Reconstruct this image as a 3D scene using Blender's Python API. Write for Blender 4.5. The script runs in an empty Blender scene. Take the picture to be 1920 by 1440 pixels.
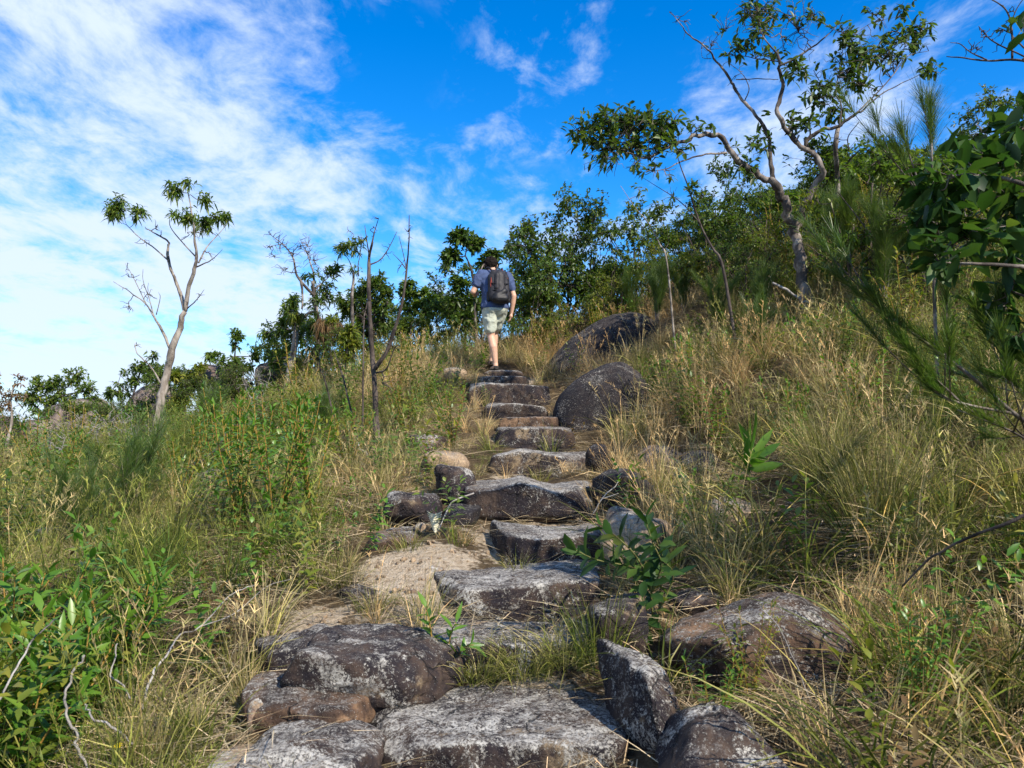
import bpy, bmesh, math
import numpy as np
from mathutils import Vector, Matrix, Euler

R = math.radians
sc = bpy.context.scene
COL = sc.collection
rng = np.random.default_rng(7)

# ------------------------------------------------------------------ camera
FPX = 1450.0                      # focal length in photo pixels (photo 1920 x 1440)
PITCH = R(3.2)
EYE = np.array([0.0, 0.0, 1.5])
cam_data = bpy.data.cameras.new('camera')
cam_data.sensor_width = 36.0
cam_data.lens = 36.0 * FPX / 1920.0
cam_data.clip_start = 0.05
cam_data.clip_end = 6000
cam_data.dof.use_dof = True
cam_data.dof.focus_distance = 8.0
cam_data.dof.aperture_fstop = 9.0
cam = bpy.data.objects.new('camera', cam_data)
COL.objects.link(cam)
cam.location = EYE
cam.rotation_euler = (R(90) + PITCH, 0, 0)
sc.camera = cam

# ------------------------------------------------------------------ sky, sun, exposure
SUN_EL, SUN_AZ = R(41), R(136)    # azimuth from +Y towards +X: behind the camera on the right
SUN = np.array([math.sin(SUN_AZ) * math.cos(SUN_EL), math.cos(SUN_AZ) * math.cos(SUN_EL), math.sin(SUN_EL)])
sun_data = bpy.data.lights.new('sun', 'SUN')
sun_data.energy = 4.6
sun_data.angle = R(0.53)
sun_data.color = (1.0, 0.91, 0.78)
sun = bpy.data.objects.new('sun', sun_data)
COL.objects.link(sun)
sun.rotation_euler = Vector(SUN).to_track_quat('Z', 'Y').to_euler()
sc.view_settings.view_transform = 'Standard'
sc.view_settings.look = 'None'
sc.view_settings.exposure = 0.74
sc.view_settings.gamma = 1.0
sc.view_settings.use_curve_mapping = False
sc.cycles.max_bounces = 6
sc.cycles.transparent_max_bounces = 8
sc.cycles.use_denoising = True

world = bpy.data.worlds.new('World')
sc.world = world
world.use_nodes = True
wt = world.node_tree
for n in list(wt.nodes):
    wt.nodes.remove(n)


class NT:
    """tiny helper to write node trees"""
    def __init__(self, tree):
        self.t = tree

    def n(self, typ, ins=None, **props):
        nd = self.t.nodes.new(typ)
        for k, v in props.items():
            setattr(nd, k, v)
        for k, v in (ins or {}).items():
            s = nd.inputs[k]
            if isinstance(v, bpy.types.NodeSocket):
                self.t.links.new(v, s)
            else:
                s.default_value = v
        return nd

    def math(self, op, a, b=0.0, c=0.0, clamp=False):
        return self.n('ShaderNodeMath', {0: a, 1: b, 2: c}, operation=op, use_clamp=clamp).outputs[0]

    def vmath(self, op, a, b=(0, 0, 0)):
        nd = self.n('ShaderNodeVectorMath', {0: a, 1: b}, operation=op)
        return nd.outputs['Value'] if op in ('DOT_PRODUCT', 'LENGTH') else nd.outputs[0]

    def mix(self, f, a, b, blend='MIX'):
        nd = self.n('ShaderNodeMix', data_type='RGBA', blend_type=blend)
        for s, v in ((nd.inputs[0], f), (nd.inputs[6], a), (nd.inputs[7], b)):
            if isinstance(v, bpy.types.NodeSocket):
                self.t.links.new(v, s)
            else:
                s.default_value = (*v, 1.0) if hasattr(v, '__len__') and len(v) == 3 else v
        return nd.outputs[2]

    def noise(self, vec, scale, detail=4.0, rough=0.55, dist=0.0, out='Fac'):
        return self.n('ShaderNodeTexNoise', {'Vector': vec, 'Scale': scale, 'Detail': detail, 'Roughness': rough, 'Distortion': dist}).outputs[out]

    def ss(self, v, lo, hi, a=0.0, b=1.0):
        return self.n('ShaderNodeMapRange', {'Value': v, 'From Min': lo, 'From Max': hi, 'To Min': a, 'To Max': b},
                      interpolation_type='SMOOTHSTEP').outputs[0]

    def ramp(self, f, stops):
        nd = self.n('ShaderNodeValToRGB', {'Fac': f})
        e = nd.color_ramp.elements
        while len(e) < len(stops):
            e.new(0.5)
        for el, (p, c) in zip(e, stops):
            el.position = p
            el.color = (*c, 1.0)
        return nd.outputs[0]


W = NT(wt)
sky_tex = W.n('ShaderNodeTexSky', sky_type='NISHITA', sun_disc=False, sun_elevation=SUN_EL, sun_rotation=SUN_AZ, altitude=200,
              air_density=1.0, dust_density=0.4, ozone_density=3.0)
dirv = W.n('ShaderNodeTexCoord').outputs['Generated']
sep = W.n('ShaderNodeSeparateXYZ', {0: dirv})
dx, dy, dz = sep.outputs
hsv = W.n('ShaderNodeHueSaturation', {'Hue': 0.498, 'Saturation': 1.45, 'Value': 1.32, 'Color': sky_tex.outputs[0]}).outputs[0]
blue = W.mix(0.75, hsv, W.mix(1.0, hsv, (0.55, 0.92, 1.2), 'MULTIPLY'))
# thin high cloud: noise on a flat layer high above, heavier towards the left (west) and the horizon
inv = W.math('DIVIDE', 1.0, W.math('ADD', W.math('MAXIMUM', dz, 0.0), 0.16))
layer = W.n('ShaderNodeCombineXYZ', {0: W.math('MULTIPLY', dx, inv), 1: W.math('MULTIPLY', dy, inv), 2: 0.0}).outputs[0]
rot = W.n('ShaderNodeMapping', {'Vector': layer, 'Location': (3.1, 1.7, 0), 'Rotation': (0, 0, R(34)), 'Scale': (1.0, 0.7, 1)}).outputs[0]
warp = W.noise(layer, 1.6, 3, 0.5, 0, 'Color')
rotw = W.vmath('ADD', rot, W.n('ShaderNodeVectorMath', {0: warp, 'Scale': 0.22}, operation='SCALE').outputs[0])
n_big = W.noise(rotw, 1.7, 9, 0.62, 0.12)
n_fine = W.noise(rotw, 5.0, 9, 0.66, 0.15)
n_wide = W.noise(layer, 0.55, 3, 0.5)
cloud_n = W.math('ADD', W.math('MULTIPLY', n_big, 0.55), W.math('MULTIPLY', n_fine, 0.45))
cloud_n = W.math('MULTIPLY_ADD', W.math('SUBTRACT', cloud_n, 0.5), 2.7, 0.5)
west = W.math('MULTIPLY', W.ss(dx, 0.05, -0.62), 0.40)
low = W.ss(dz, 0.02, 0.42, 0.22, 0.0)
cover = W.math('ADD', W.math('ADD', cloud_n, W.math('SUBTRACT', west, 0.10)), W.math('ADD', low, W.math('MULTIPLY', W.math('SUBTRACT', n_wide, 0.5), 0.35)))
dens = W.ss(cover, 0.44, 0.98)
rot2 = W.n('ShaderNodeMapping', {'Vector': layer, 'Location': (7.3, 2.2, 0), 'Rotation': (0, 0, R(-20)), 'Scale': (1.25, 0.75, 1)}).outputs[0]
wisp = W.math('MULTIPLY', W.ss(W.noise(rot2, 4.4, 9, 0.62, 0.25), 0.50, 0.74), W.ss(W.noise(rot2, 1.5, 3, 0.5), 0.44, 0.60, 0.0, 0.85))
dens = W.math('MAXIMUM', dens, wisp)
haze = W.ss(dz, -0.02, 0.28, 0.36, 0.0)
dens = W.math('MULTIPLY', W.math('MAXIMUM', dens, haze), 0.95)
skycol = W.mix(dens, blue, (5.0, 5.8, 7.1))
bg = W.n('ShaderNodeBackground', {'Color': skycol, 'Strength': 0.1})
wo = W.n('ShaderNodeOutputWorld', {'Surface': bg.outputs[0]})

# ------------------------------------------------------------------ pixel to place
FWD = np.array([0, math.cos(PITCH), math.sin(PITCH)])
UPV = np.array([0, -math.sin(PITCH), math.cos(PITCH)])


def at(px, py, Y):
    """the place that lies at distance Y (world y) on the photo's line of sight px, py"""
    cx, cy = (px - 960) / FPX, (720 - py) / FPX
    d = FWD + cy * UPV
    t = Y / d[1]
    return EYE + t * np.array([cx, d[1], d[2]])


# ------------------------------------------------------------------ numpy noise
def _hash(i, j, k, seed):
    h = (i.astype(np.int64) * 374761393 + j.astype(np.int64) * 668265263 + k.astype(np.int64) * 2147483647 + seed * 1274126177) & 0xffffffff
    h = ((h ^ (h >> 13)) * 1274126177) & 0xffffffff
    h = h ^ (h >> 16)
    return (h & 0xffff) / 65535.0


def vnoise(P, seed=0):
    P = np.asarray(P, float)
    i = np.floor(P).astype(np.int64)
    f = P - i
    f = f * f * f * (f * (f * 6 - 15) + 10)
    out = 0
    for a in (0, 1):
        for b in (0, 1):
            for c in (0, 1):
                w = (f[:, 0] if a else 1 - f[:, 0]) * (f[:, 1] if b else 1 - f[:, 1]) * (f[:, 2] if c else 1 - f[:, 2])
                out = out + w * _hash(i[:, 0] + a, i[:, 1] + b, i[:, 2] + c, seed)
    return out * 2 - 1


def fbm(P, octaves=4, seed=0, gain=0.5):
    P = np.asarray(P, float)
    out, amp = 0, 1.0
    for o in range(octaves):
        out = out + amp * vnoise(P * 2.0 ** o + 17.3 * o, seed + o)
        amp *= gain
    return out


# ------------------------------------------------------------------ object helpers
def tag(o, label=None, cat=None, group=None, kind=None):
    for k, v in (('label', label), ('category', cat), ('group', group), ('kind', kind)):
        if v:
            o[k] = v
    return o


def empty(name, loc, label, cat, group=None, rz=0.0):
    o = bpy.data.objects.new(name, None)
    o.empty_display_size = 0.1
    COL.objects.link(o)
    o.location = loc
    o.rotation_euler = (0, 0, rz)
    return tag(o, label, cat, group)


def mesh_np(name, V, faces, mat=None, smooth=False, attrs=None):
    """faces: list of int arrays of shape (n,3) or (n,4)"""
    me = bpy.data.meshes.new(name)
    V = np.asarray(V, np.float32)
    faces = [np.asarray(f, np.int32) for f in faces if len(f)]
    me.vertices.add(len(V))
    me.vertices.foreach_set('co', V.ravel())
    loops = np.concatenate([f.ravel() for f in faces])
    tot = np.concatenate([np.full(len(f), f.shape[1], np.int32) for f in faces])
    me.loops.add(len(loops))
    me.loops.foreach_set('vertex_index', loops)
    me.polygons.add(len(tot))
    me.polygons.foreach_set('loop_start', np.concatenate([[0], np.cumsum(tot)[:-1]]).astype(np.int32))
    me.polygons.foreach_set('loop_total', tot)
    if smooth:
        me.polygons.foreach_set('use_smooth', np.ones(len(tot), bool))
    for k, a in (attrs or {}).items():
        at_ = me.attributes.new(k, 'FLOAT', 'POINT')
        at_.data.foreach_set('value', np.asarray(a, np.float32))
    if mat:
        me.materials.append(mat)
    me.update(calc_edges=True)
    return me


def link(name, me, parent=None, loc=None):
    o = bpy.data.objects.new(name, me)
    COL.objects.link(o)
    if parent is not None:
        o.parent = parent
    if loc is not None:
        o.location = loc
    return o


# ------------------------------------------------------------------ materials
def new_mat(name):
    m = bpy.data.materials.new(name)
    m.use_nodes = True
    t = m.node_tree
    for n in list(t.nodes):
        t.nodes.remove(n)
    return m, NT(t)


def finish(T, shader, bump=None):
    T.n('ShaderNodeOutputMaterial', {'Surface': shader})


def principled(T, col, rough=0.8, spec=0.3, normal=None, **kw):
    ins = {'Base Color': col if isinstance(col, bpy.types.NodeSocket) else (*col, 1.0), 'Roughness': rough, 'Specular IOR Level': spec}
    if normal is not None:
        ins['Normal'] = normal
    ins.update(kw)
    return T.n('ShaderNodeBsdfPrincipled', ins).outputs[0]


def bump(T, h, strength, dist=0.02, normal=None):
    ins = {'Height': h, 'Strength': strength, 'Distance': dist}
    if normal is not None:
        ins['Normal'] = normal
    return T.n('ShaderNodeBump', ins).outputs[0]


def rock_mat(name, dark=(0.018, 0.014, 0.017), brown=(0.075, 0.050, 0.036), spots=0.5, tan=0.35, top=0.5, tancol=(0.34, 0.25, 0.15), pale=(0.58, 0.55, 0.48)):
    m, T = new_mat(name)
    g = T.n('ShaderNodeNewGeometry')
    p = T.n('ShaderNodeTexCoord').outputs['Object']
    rnd = T.n('ShaderNodeObjectInfo').outputs['Random']
    p = T.vmath('ADD', p, T.n('ShaderNodeCombineXYZ', {0: T.math('MULTIPLY', rnd, 31.0), 1: T.math('MULTIPLY', rnd, 17.0), 2: rnd}).outputs[0])
    up = T.n('ShaderNodeSeparateXYZ', {0: g.outputs['Normal']}).outputs[2]
    big = T.noise(p, 2.6, 6, 0.62, 0.5)
    mid = T.noise(p, 11, 7, 0.66, 0.4)
    fine = T.noise(p, 75, 5, 0.72)
    stain = T.noise(T.n('ShaderNodeMapping', {'Vector': p, 'Scale': (1, 1, 0.3)}).outputs[0], 7, 5, 0.6, 0.3)
    topm = T.math('MULTIPLY', T.ss(up, 0.45, 0.9), top)
    col = T.mix(T.ss(T.math('ADD', T.math('MULTIPLY', mid, 0.5), T.math('MULTIPLY', stain, 0.5)), 0.42, 0.62), dark, brown)
    # bare granite where the black crust has flaked away
    t_m = T.ss(T.math('ADD', T.math('MULTIPLY', big, 0.72), T.math('MULTIPLY', mid, 0.28)), 0.64 - 0.22 * tan, 0.70 - 0.20 * tan)
    tanc = T.mix(T.ss(fine, 0.35, 0.65), tancol, tuple(c * 0.42 for c in tancol))
    col = T.mix(T.math('MULTIPLY', t_m, 0.85), col, tanc)
    # pale lichen: patches of crust, blots and crumbs, thicker on the trodden upper faces
    patch = T.noise(p, 4.2, 6, 0.68, 0.8)
    pm = T.ss(patch, 0.44, 0.66)
    blot = T.noise(p, 62, 5, 0.8, 0.25)
    crumb = T.noise(p, 125, 3, 0.7)
    thr = T.math('ADD', T.math('MULTIPLY', pm, 0.17 * spots + 0.06), T.math('MULTIPLY', topm, 0.085))
    spot = T.ss(T.math('ADD', blot, thr), 0.635, 0.67)
    speck = T.ss(T.math('ADD', crumb, T.math('MULTIPLY', thr, 0.6)), 0.64, 0.675, 0.0, 0.85)
    sp = T.math('MULTIPLY', T.math('MAXIMUM', spot, speck), T.ss(T.noise(p, 95, 4, 0.75), 0.40, 0.52, 0.15, 1.0))
    palec = T.mix(T.ss(T.noise(p, 19, 4, 0.65), 0.38, 0.66), pale, (0.27, 0.25, 0.22))
    col = T.mix(T.math('MULTIPLY', sp, 0.85), col, palec)
    worn = T.math('MULTIPLY', topm, T.ss(T.noise(T.n('ShaderNodeMapping', {'Vector': p, 'Scale': (1, 2.6, 1)}).outputs[0], 9, 9, 0.8, 0.5), 0.46, 0.64))
    col = T.mix(T.math('MULTIPLY', worn, T.ss(fine, 0.42, 0.60, 0.02, 0.72)), col, (0.46, 0.435, 0.39))
    # hairline cracks
    vor = T.n('ShaderNodeTexVoronoi', {'Vector': T.vmath('ADD', p, T.n('ShaderNodeVectorMath', {0: T.noise(p, 5, 4, 0.6, 0, 'Color'), 'Scale': 0.22}, operation='SCALE').outputs[0]), 'Scale': 3.4}, feature='DISTANCE_TO_EDGE')
    crack = T.math('MULTIPLY', T.ss(vor.outputs['Distance'], 0.020, 0.004), T.ss(T.noise(p, 3.3, 2), 0.46, 0.56))
    col = T.mix(T.math('MULTIPLY', crack, 0.8), col, (0.008, 0.007, 0.007))
    mid = T.math('SUBTRACT', mid, T.math('MULTIPLY', crack, 0.5))
    h = T.math('ADD', T.math('MULTIPLY', mid, 1.0), T.math('ADD', T.math('MULTIPLY', fine, 0.35), T.math('MULTIPLY', sp, 0.12)))
    nrm = bump(T, h, 0.9, 0.03)
    finish(T, principled(T, col, 0.86, 0.25, nrm))
    return m


M = {}
M['step_rock'] = rock_mat('weathered_granite', spots=0.5, tan=0.42, top=1.45)
M['grey_step_rock'] = rock_mat('trodden_granite', spots=0.8, tan=0.35, top=1.4)
M['dark_rock'] = rock_mat('black_crusted_granite', dark=(0.013, 0.011, 0.013), brown=(0.030, 0.022, 0.020), spots=0.15, tan=-0.05, top=0.3)
M['lichen_rock'] = rock_mat('lichen_granite', spots=0.8, tan=0.3, top=0.5)
M['brown_rock'] = rock_mat('brown_granite', dark=(0.03, 0.02, 0.016), brown=(0.12, 0.07, 0.042), spots=0.35, tan=0.55, top=0.8, tancol=(0.30, 0.18, 0.10))
M['tan_rock'] = rock_mat('bare_tan_granite', dark=(0.08, 0.055, 0.045), brown=(0.24, 0.16, 0.11), spots=0.7, tan=1.1, top=0.8, tancol=(0.50, 0.36, 0.22))
M['far_rock'] = rock_mat('hilltop_granite', dark=(0.05, 0.04, 0.038), brown=(0.16, 0.11, 0.085), spots=0.3, tan=0.7, top=0.35, tancol=(0.36, 0.27, 0.21))


def ground_mat():
    m, T = new_mat('hillside_soil')
    p = T.n('ShaderNodeNewGeometry').outputs['Position']
    sand = T.n('ShaderNodeAttribute', attribute_name='sand').outputs['Fac']
    a = T.noise(p, 2.2, 6, 0.6)
    b = T.noise(p, 26, 6, 0.7, 0.3)
    c = T.noise(p, 120, 3, 0.7)
    soil = T.ramp(T.math('ADD', T.math('MULTIPLY', a, 0.5), T.math('MULTIPLY', b, 0.5)),
                  [(0.30, (0.045, 0.032, 0.02)), (0.5, (0.13, 0.09, 0.05)), (0.68, (0.24, 0.18, 0.10))])
    sd = T.ramp(T.math('ADD', T.math('MULTIPLY', b, 0.6), T.math('MULTIPLY', c, 0.4)),
                [(0.34, (0.18, 0.13, 0.08)), (0.43, (0.48, 0.36, 0.235)), (0.53, (0.68, 0.55, 0.39)), (0.68, (0.76, 0.66, 0.51))])
    f = T.ss(T.math('ADD', sand, T.math('MULTIPLY', T.math('SUBTRACT', T.math('ADD', T.math('MULTIPLY', b, 0.5), T.math('MULTIPLY', T.noise(p, 7, 5, 0.65), 0.5)), 0.5), 2.6)), 0.35, 0.70)
    col = T.mix(f, soil, sd)
    h = T.math('ADD', b, T.math('MULTIPLY', c, 0.5))
    finish(T, principled(T, col, 0.95, 0.1, bump(T, h, 1.0, 0.06)))
    return m


M['ground'] = ground_mat()


def blade_mat(name, green, mid, dry, rnd_amt=0.5, trans=0.35, rough=0.55, bias=0.0):
    """grass: colour from per-tuft dryness, per-blade chance and (straw towards the tip)"""
    m, T = new_mat(name)
    v = T.n('ShaderNodeAttribute', attribute_name='v').outputs['Fac']
    t = T.n('ShaderNodeAttribute', attribute_name='t').outputs['Fac']
    dr = T.n('ShaderNodeAttribute', attribute_name='dry', attribute_type='INSTANCER').outputs['Fac']
    k = T.math('ADD', T.math('ADD', dr, T.math('MULTIPLY', T.math('SUBTRACT', v, 0.5), rnd_amt)), T.math('MULTIPLY', T.math('SUBTRACT', t, 0.4), 0.25))
    k = T.math('ADD', k, bias, clamp=True)
    col = T.ramp(k, [(0.0, green), (0.42, mid), (0.75, dry), (1.0, tuple(min(1, c * 1.15) for c in (dry[0] * 1.02, dry[1] * 0.86, dry[2] * 0.75)))])
    br = T.math('MULTIPLY_ADD', T.math('FRACT', T.math('MULTIPLY', dr, 173.7)), 0.75, 0.60)
    v2 = T.math('FRACT', T.math('MULTIPLY', v, 7.31))
    col = T.mix(1.0, col, T.ramp(v2, [(0.0, (0.30, 0.33, 0.30)), (0.6, (0.85, 0.86, 0.82)), (1.0, (1.6, 1.55, 1.45))]), 'MULTIPLY')
    col = T.n('ShaderNodeVectorMath', {0: col, 'Scale': br}, operation='SCALE').outputs[0]
    b = principled(T, col, rough, 0.25)
    tr = T.n('ShaderNodeBsdfTranslucent', {'Color': col}).outputs[0]
    finish(T, T.n('ShaderNodeMixShader', {0: trans, 1: b, 2: tr}).outputs[0])
    return m


def leaf_mat(name, stops, trans=0.3, rough=0.42, spec=0.4, tc=(1.15, 1.25, 0.6)):
    m, T = new_mat(name)
    v = T.n('ShaderNodeAttribute', attribute_name='v').outputs['Fac']
    oi = T.n('ShaderNodeObjectInfo').outputs['Random']
    k = T.math('FRACT', T.math('ADD', T.math('MULTIPLY', v, 0.8), T.math('MULTIPLY', oi, 0.2)))
    col = T.ramp(k, stops)
    p = T.n('ShaderNodeTexCoord').outputs['Object']
    col = T.mix(0.35, col, T.mix(1.0, col, T.noise(p, 9, 3, 0.6, 0, 'Color'), 'MULTIPLY'))
    b = principled(T, col, rough, spec)
    tr = T.n('ShaderNodeBsdfTranslucent', {'Color': T.mix(1.0, col, tc, 'MULTIPLY')}).outputs[0]
    finish(T, T.n('ShaderNodeMixShader', {0: trans, 1: b, 2: tr}).outputs[0])
    return m


def bark_mat(name, base, dark, pale, scale=14, patch=0.5, rough=0.85):
    m, T = new_mat(name)
    p = T.n('ShaderNodeTexCoord').outputs['Object']
    st = T.n('ShaderNodeMapping', {'Vector': p, 'Scale': (1, 1, 0.25)}).outputs[0]
    a = T.noise(st, scale, 6, 0.65, 0.4)
    b = T.noise(p, scale * 0.35, 4, 0.6)
    c = T.noise(st, scale * 5, 4, 0.7)
    col = T.mix(T.ss(a, 0.40, 0.62), base, pale)
    col = T.mix(T.math('MULTIPLY', T.ss(b, 0.62 - 0.2 * patch, 0.70 - 0.15 * patch), 0.8), col, dark)
    col = T.mix(T.ss(c, 0.55, 0.75, 0.0, 0.6), col, dark)
    h = T.math('ADD', a, T.math('MULTIPLY', c, 0.5))
    finish(T, principled(T, col, rough, 0.2, bump(T, h, 0.7, 0.02)))
    return m


M['grass'] = blade_mat('hillside_grass', (0.09, 0.155, 0.022), (0.30, 0.30, 0.06), (0.56, 0.44, 0.23))
M['tussock'] = blade_mat('tussock_blades', (0.12, 0.20, 0.03), (0.42, 0.42, 0.085), (0.78, 0.62, 0.33), bias=0.42)
M['sedge_tussock'] = blade_mat('sedge_tussock_blades', (0.10, 0.18, 0.024), (0.30, 0.35, 0.05), (0.62, 0.50, 0.18), rough=0.4, bias=0.25)
M['sedge'] = blade_mat('sedge_blades', (0.06, 0.11, 0.014), (0.19, 0.22, 0.03), (0.42, 0.33, 0.11), rough=0.4)
M['straw'] = blade_mat('fallen_straw', (0.30, 0.23, 0.13), (0.44, 0.34, 0.2), (0.56, 0.46, 0.31), trans=0.15)
M['yellow_tuft'] = blade_mat('yellow_tuft_blades', (0.22, 0.25, 0.015), (0.42, 0.40, 0.02), (0.55, 0.46, 0.04), trans=0.45)
M['needle'] = leaf_mat('sheoak_needles', [(0.0, (0.05, 0.095, 0.02)), (0.5, (0.10, 0.17, 0.035)), (1.0, (0.2, 0.26, 0.06))], 0.35)
M['leaf_dark'] = leaf_mat('dark_leathery_leaves', [(0.0, (0.045, 0.085, 0.016)), (0.45, (0.09, 0.155, 0.026)), (0.80, (0.155, 0.22, 0.036)), (0.94, (0.27, 0.27, 0.05)), (1.0, (0.2, 0.09, 0.035))], 0.42, 0.42, 0.4)
M['leaf_mid'] = leaf_mat('mid_green_leaves', [(0.0, (0.065, 0.12, 0.018)), (0.5, (0.125, 0.205, 0.03)), (0.88, (0.21, 0.28, 0.045)), (1.0, (0.34, 0.32, 0.06))], 0.45)
M['leaf_bright'] = leaf_mat('bright_green_leaves', [(0.0, (0.07, 0.17, 0.016)), (0.5, (0.12, 0.26, 0.024)), (0.9, (0.20, 0.33, 0.04)), (1.0, (0.38, 0.30, 0.05))], 0.38, 0.36, 0.45)
M['leaf_yellow'] = leaf_mat('yellow_green_leaves', [(0.0, (0.10, 0.15, 0.015)), (0.5, (0.20, 0.24, 0.025)), (1.0, (0.36, 0.33, 0.05))], 0.4)
M['leaf_big'] = leaf_mat('broad_glossy_leaves', [(0.0, (0.020, 0.055, 0.014)), (0.5, (0.045, 0.11, 0.022)), (0.85, (0.10, 0.17, 0.03)), (1.0, (0.22, 0.19, 0.04))], 0.38, 0.5, 0.3)
M['leaf_brown'] = leaf_mat('dead_brown_leaves', [(0.0, (0.10, 0.055, 0.025)), (0.6, (0.20, 0.12, 0.05)), (1.0, (0.30, 0.20, 0.09))], 0.3, 0.7, 0.2)
M['bark_pale'] = bark_mat('pale_smooth_bark', (0.20, 0.165, 0.13), (0.05, 0.04, 0.034), (0.36, 0.315, 0.26))
M['bark_grey'] = bark_mat('grey_rough_bark', (0.15, 0.122, 0.098), (0.035, 0.028, 0.024), (0.30, 0.26, 0.22), patch=1.0)
M['bark_dark'] = bark_mat('dark_bark', (0.055, 0.042, 0.035), (0.016, 0.013, 0.012), (0.12, 0.095, 0.078))
M['bark_burnt'] = bark_mat('charred_wood', (0.02, 0.017, 0.016), (0.008, 0.008, 0.008), (0.09, 0.08, 0.075))
M['bark_dead'] = bark_mat('bleached_dead_wood', (0.24, 0.215, 0.19), (0.07, 0.06, 0.05), (0.40, 0.375, 0.34), patch=0.4)
M['stem_orange'] = bark_mat('orange_stem', (0.30, 0.17, 0.035), (0.14, 0.07, 0.02), (0.38, 0.25, 0.06), scale=40)
M['stem_green'] = bark_mat('green_stem', (0.12, 0.13, 0.04), (0.06, 0.05, 0.02), (0.2, 0.19, 0.07), scale=40)

# ------------------------------------------------------------------ rocks: measured first, the ground is fitted to them
ICO = {}


def ico(n):
    if n not in ICO:
        bm = bmesh.new()
        bmesh.ops.create_icosphere(bm, subdivisions=n, radius=1.0)
        bm.verts.ensure_lookup_table()
        V = np.array([v.co[:] for v in bm.verts])
        Fc = np.array([[v.index for v in f.verts] for f in bm.faces])
        bm.free()
        ICO[n] = (V, Fc)
    return ICO[n]


def rock_shape(dims, seed, sub=4, flat=0.0, p=15.0, chamfer=12, rough=0.05, shape=None, jitter=0.14, cut=(0.92, 1.24)):
    """a block bounded by a handful of softly rounded planes, with broken relief; shape(P) bends the finished block"""
    g = np.random.default_rng(seed)
    U, Fc = ico(sub)
    nrm, dst = [], []
    for ax in range(3):
        for s in (-1, 1):
            v = np.zeros(3)
            v[ax] = s
            j = g.normal(0, jitter, 3)
            if ax == 2:
                j *= (1 - flat)
            v = v + j
            nrm.append(v / np.linalg.norm(v))
            dst.append(1.0)
    for _ in range(chamfer):
        v = g.normal(0, 1, 3)
        v[2] = v[2] * (1 - 0.6 * flat)
        v /= np.linalg.norm(v)
        nrm.append(v)
        dst.append(g.uniform(*cut))
    S = np.maximum(U @ np.array(nrm).T, 0) / np.array(dst)
    r = (S ** p).sum(1) ** (-1 / p)
    P = U * r[:, None]
    P = P * (np.array(dims) / 2)
    size = float(np.cbrt(np.prod(dims)))
    off = seed * 3.7
    n1 = fbm(P / size * 1.9 + off, 4, seed)
    n2 = fbm(P * 22 + off, 3, seed + 9)
    ridg = 1 - np.abs(fbm(P / size * 3.3 + off * 2, 3, seed + 5))
    D = U + np.sign(U) * 0.15
    D /= np.linalg.norm(D, axis=1)[:, None]
    chip = np.maximum(0, fbm(P / size * 2.7 + off * 3, 2, seed + 3) - 0.45)
    groove = np.exp(-(fbm(P / size * 1.3 + off, 3, seed + 31) / 0.035) ** 2)
    P = P + D * (rough * size * (0.8 * n1 + 0.5 * (ridg - 0.6) - 0.9 * chip - 0.35 * groove) + 0.006 * n2 * min(1, size / 0.3))[:, None]
    if shape:
        P = shape(P, np.array(dims) / 2)
    return P, Fc


FOOT = []          # footprints of the stones: cx, cy, half width, half depth, rot
CTRL = []          # points the ground has to pass through
ROCKS = []


def rock(name, label, cat, x0, x1, ytop, ybot, Y, D, mat, seed, group=None, sub=4, rz=0.0, step=False, sink=0.18, base=None, **kw):
    yc = Y + D / 2
    yw = Y if step else yc
    L, Rr = at(x0, ytop, yw), at(x1, ytop, yw)
    zt = at(x0, ytop, Y + 0.02 if step else yc)[2]
    zb = at(x0, ybot, Y)[2]
    if step and Y > 6:
        zt += 0.03
    w = Rr[0] - L[0]
    h = zt - zb
    z0 = zb - sink * max(h, 0.12) - (0.06 if step else 0.0)
    cx = (L[0] + Rr[0]) / 2
    cz = (zt + z0) / 2
    P, Fc = rock_shape((w, D, zt - z0), seed, sub=sub, **kw)
    c, s = math.cos(rz), math.sin(rz)
    P = np.stack([P[:, 0] * c - P[:, 1] * s, P[:, 0] * s + P[:, 1] * c, P[:, 2] - (z0 - cz)], 1)
    ROCKS.append((name, label, cat, group, mat, P, Fc, (cx, yc, z0)))
    FOOT.append((cx, yc, w / 2, D / 2, rz))
    if step:
        CTRL.append((cx, yc, zt - 0.14))
        CTRL.append((cx, Y - 0.04, zb - 0.02))
    else:
        CTRL.append((cx, yc, zb + 0.02 if base is None else base))
    return zt


def front_wave(fn):
    """bend the upper face: fn(u) lifts the top at u in -1..1 across the stone"""
    def f(P, hd):
        u = np.clip(P[:, 0] / hd[0], -1.2, 1.2)
        k = np.clip((P[:, 2] / hd[2] + 0.2) / 1.2, 0, 1)
        P = P.copy()
        P[:, 2] += fn(u) * hd[2] * k
        return P
    return f


def undercut(amount, then=None):
    def f(P, hd):
        P = P.copy()
        k = np.clip(-P[:, 2] / hd[2], 0, 1) ** 1.5
        front = np.clip(-P[:, 1] / hd[1], 0, 1)
        P[:, 1] += k * front * amount
        return then(P, hd) if then else P
    return f


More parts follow.
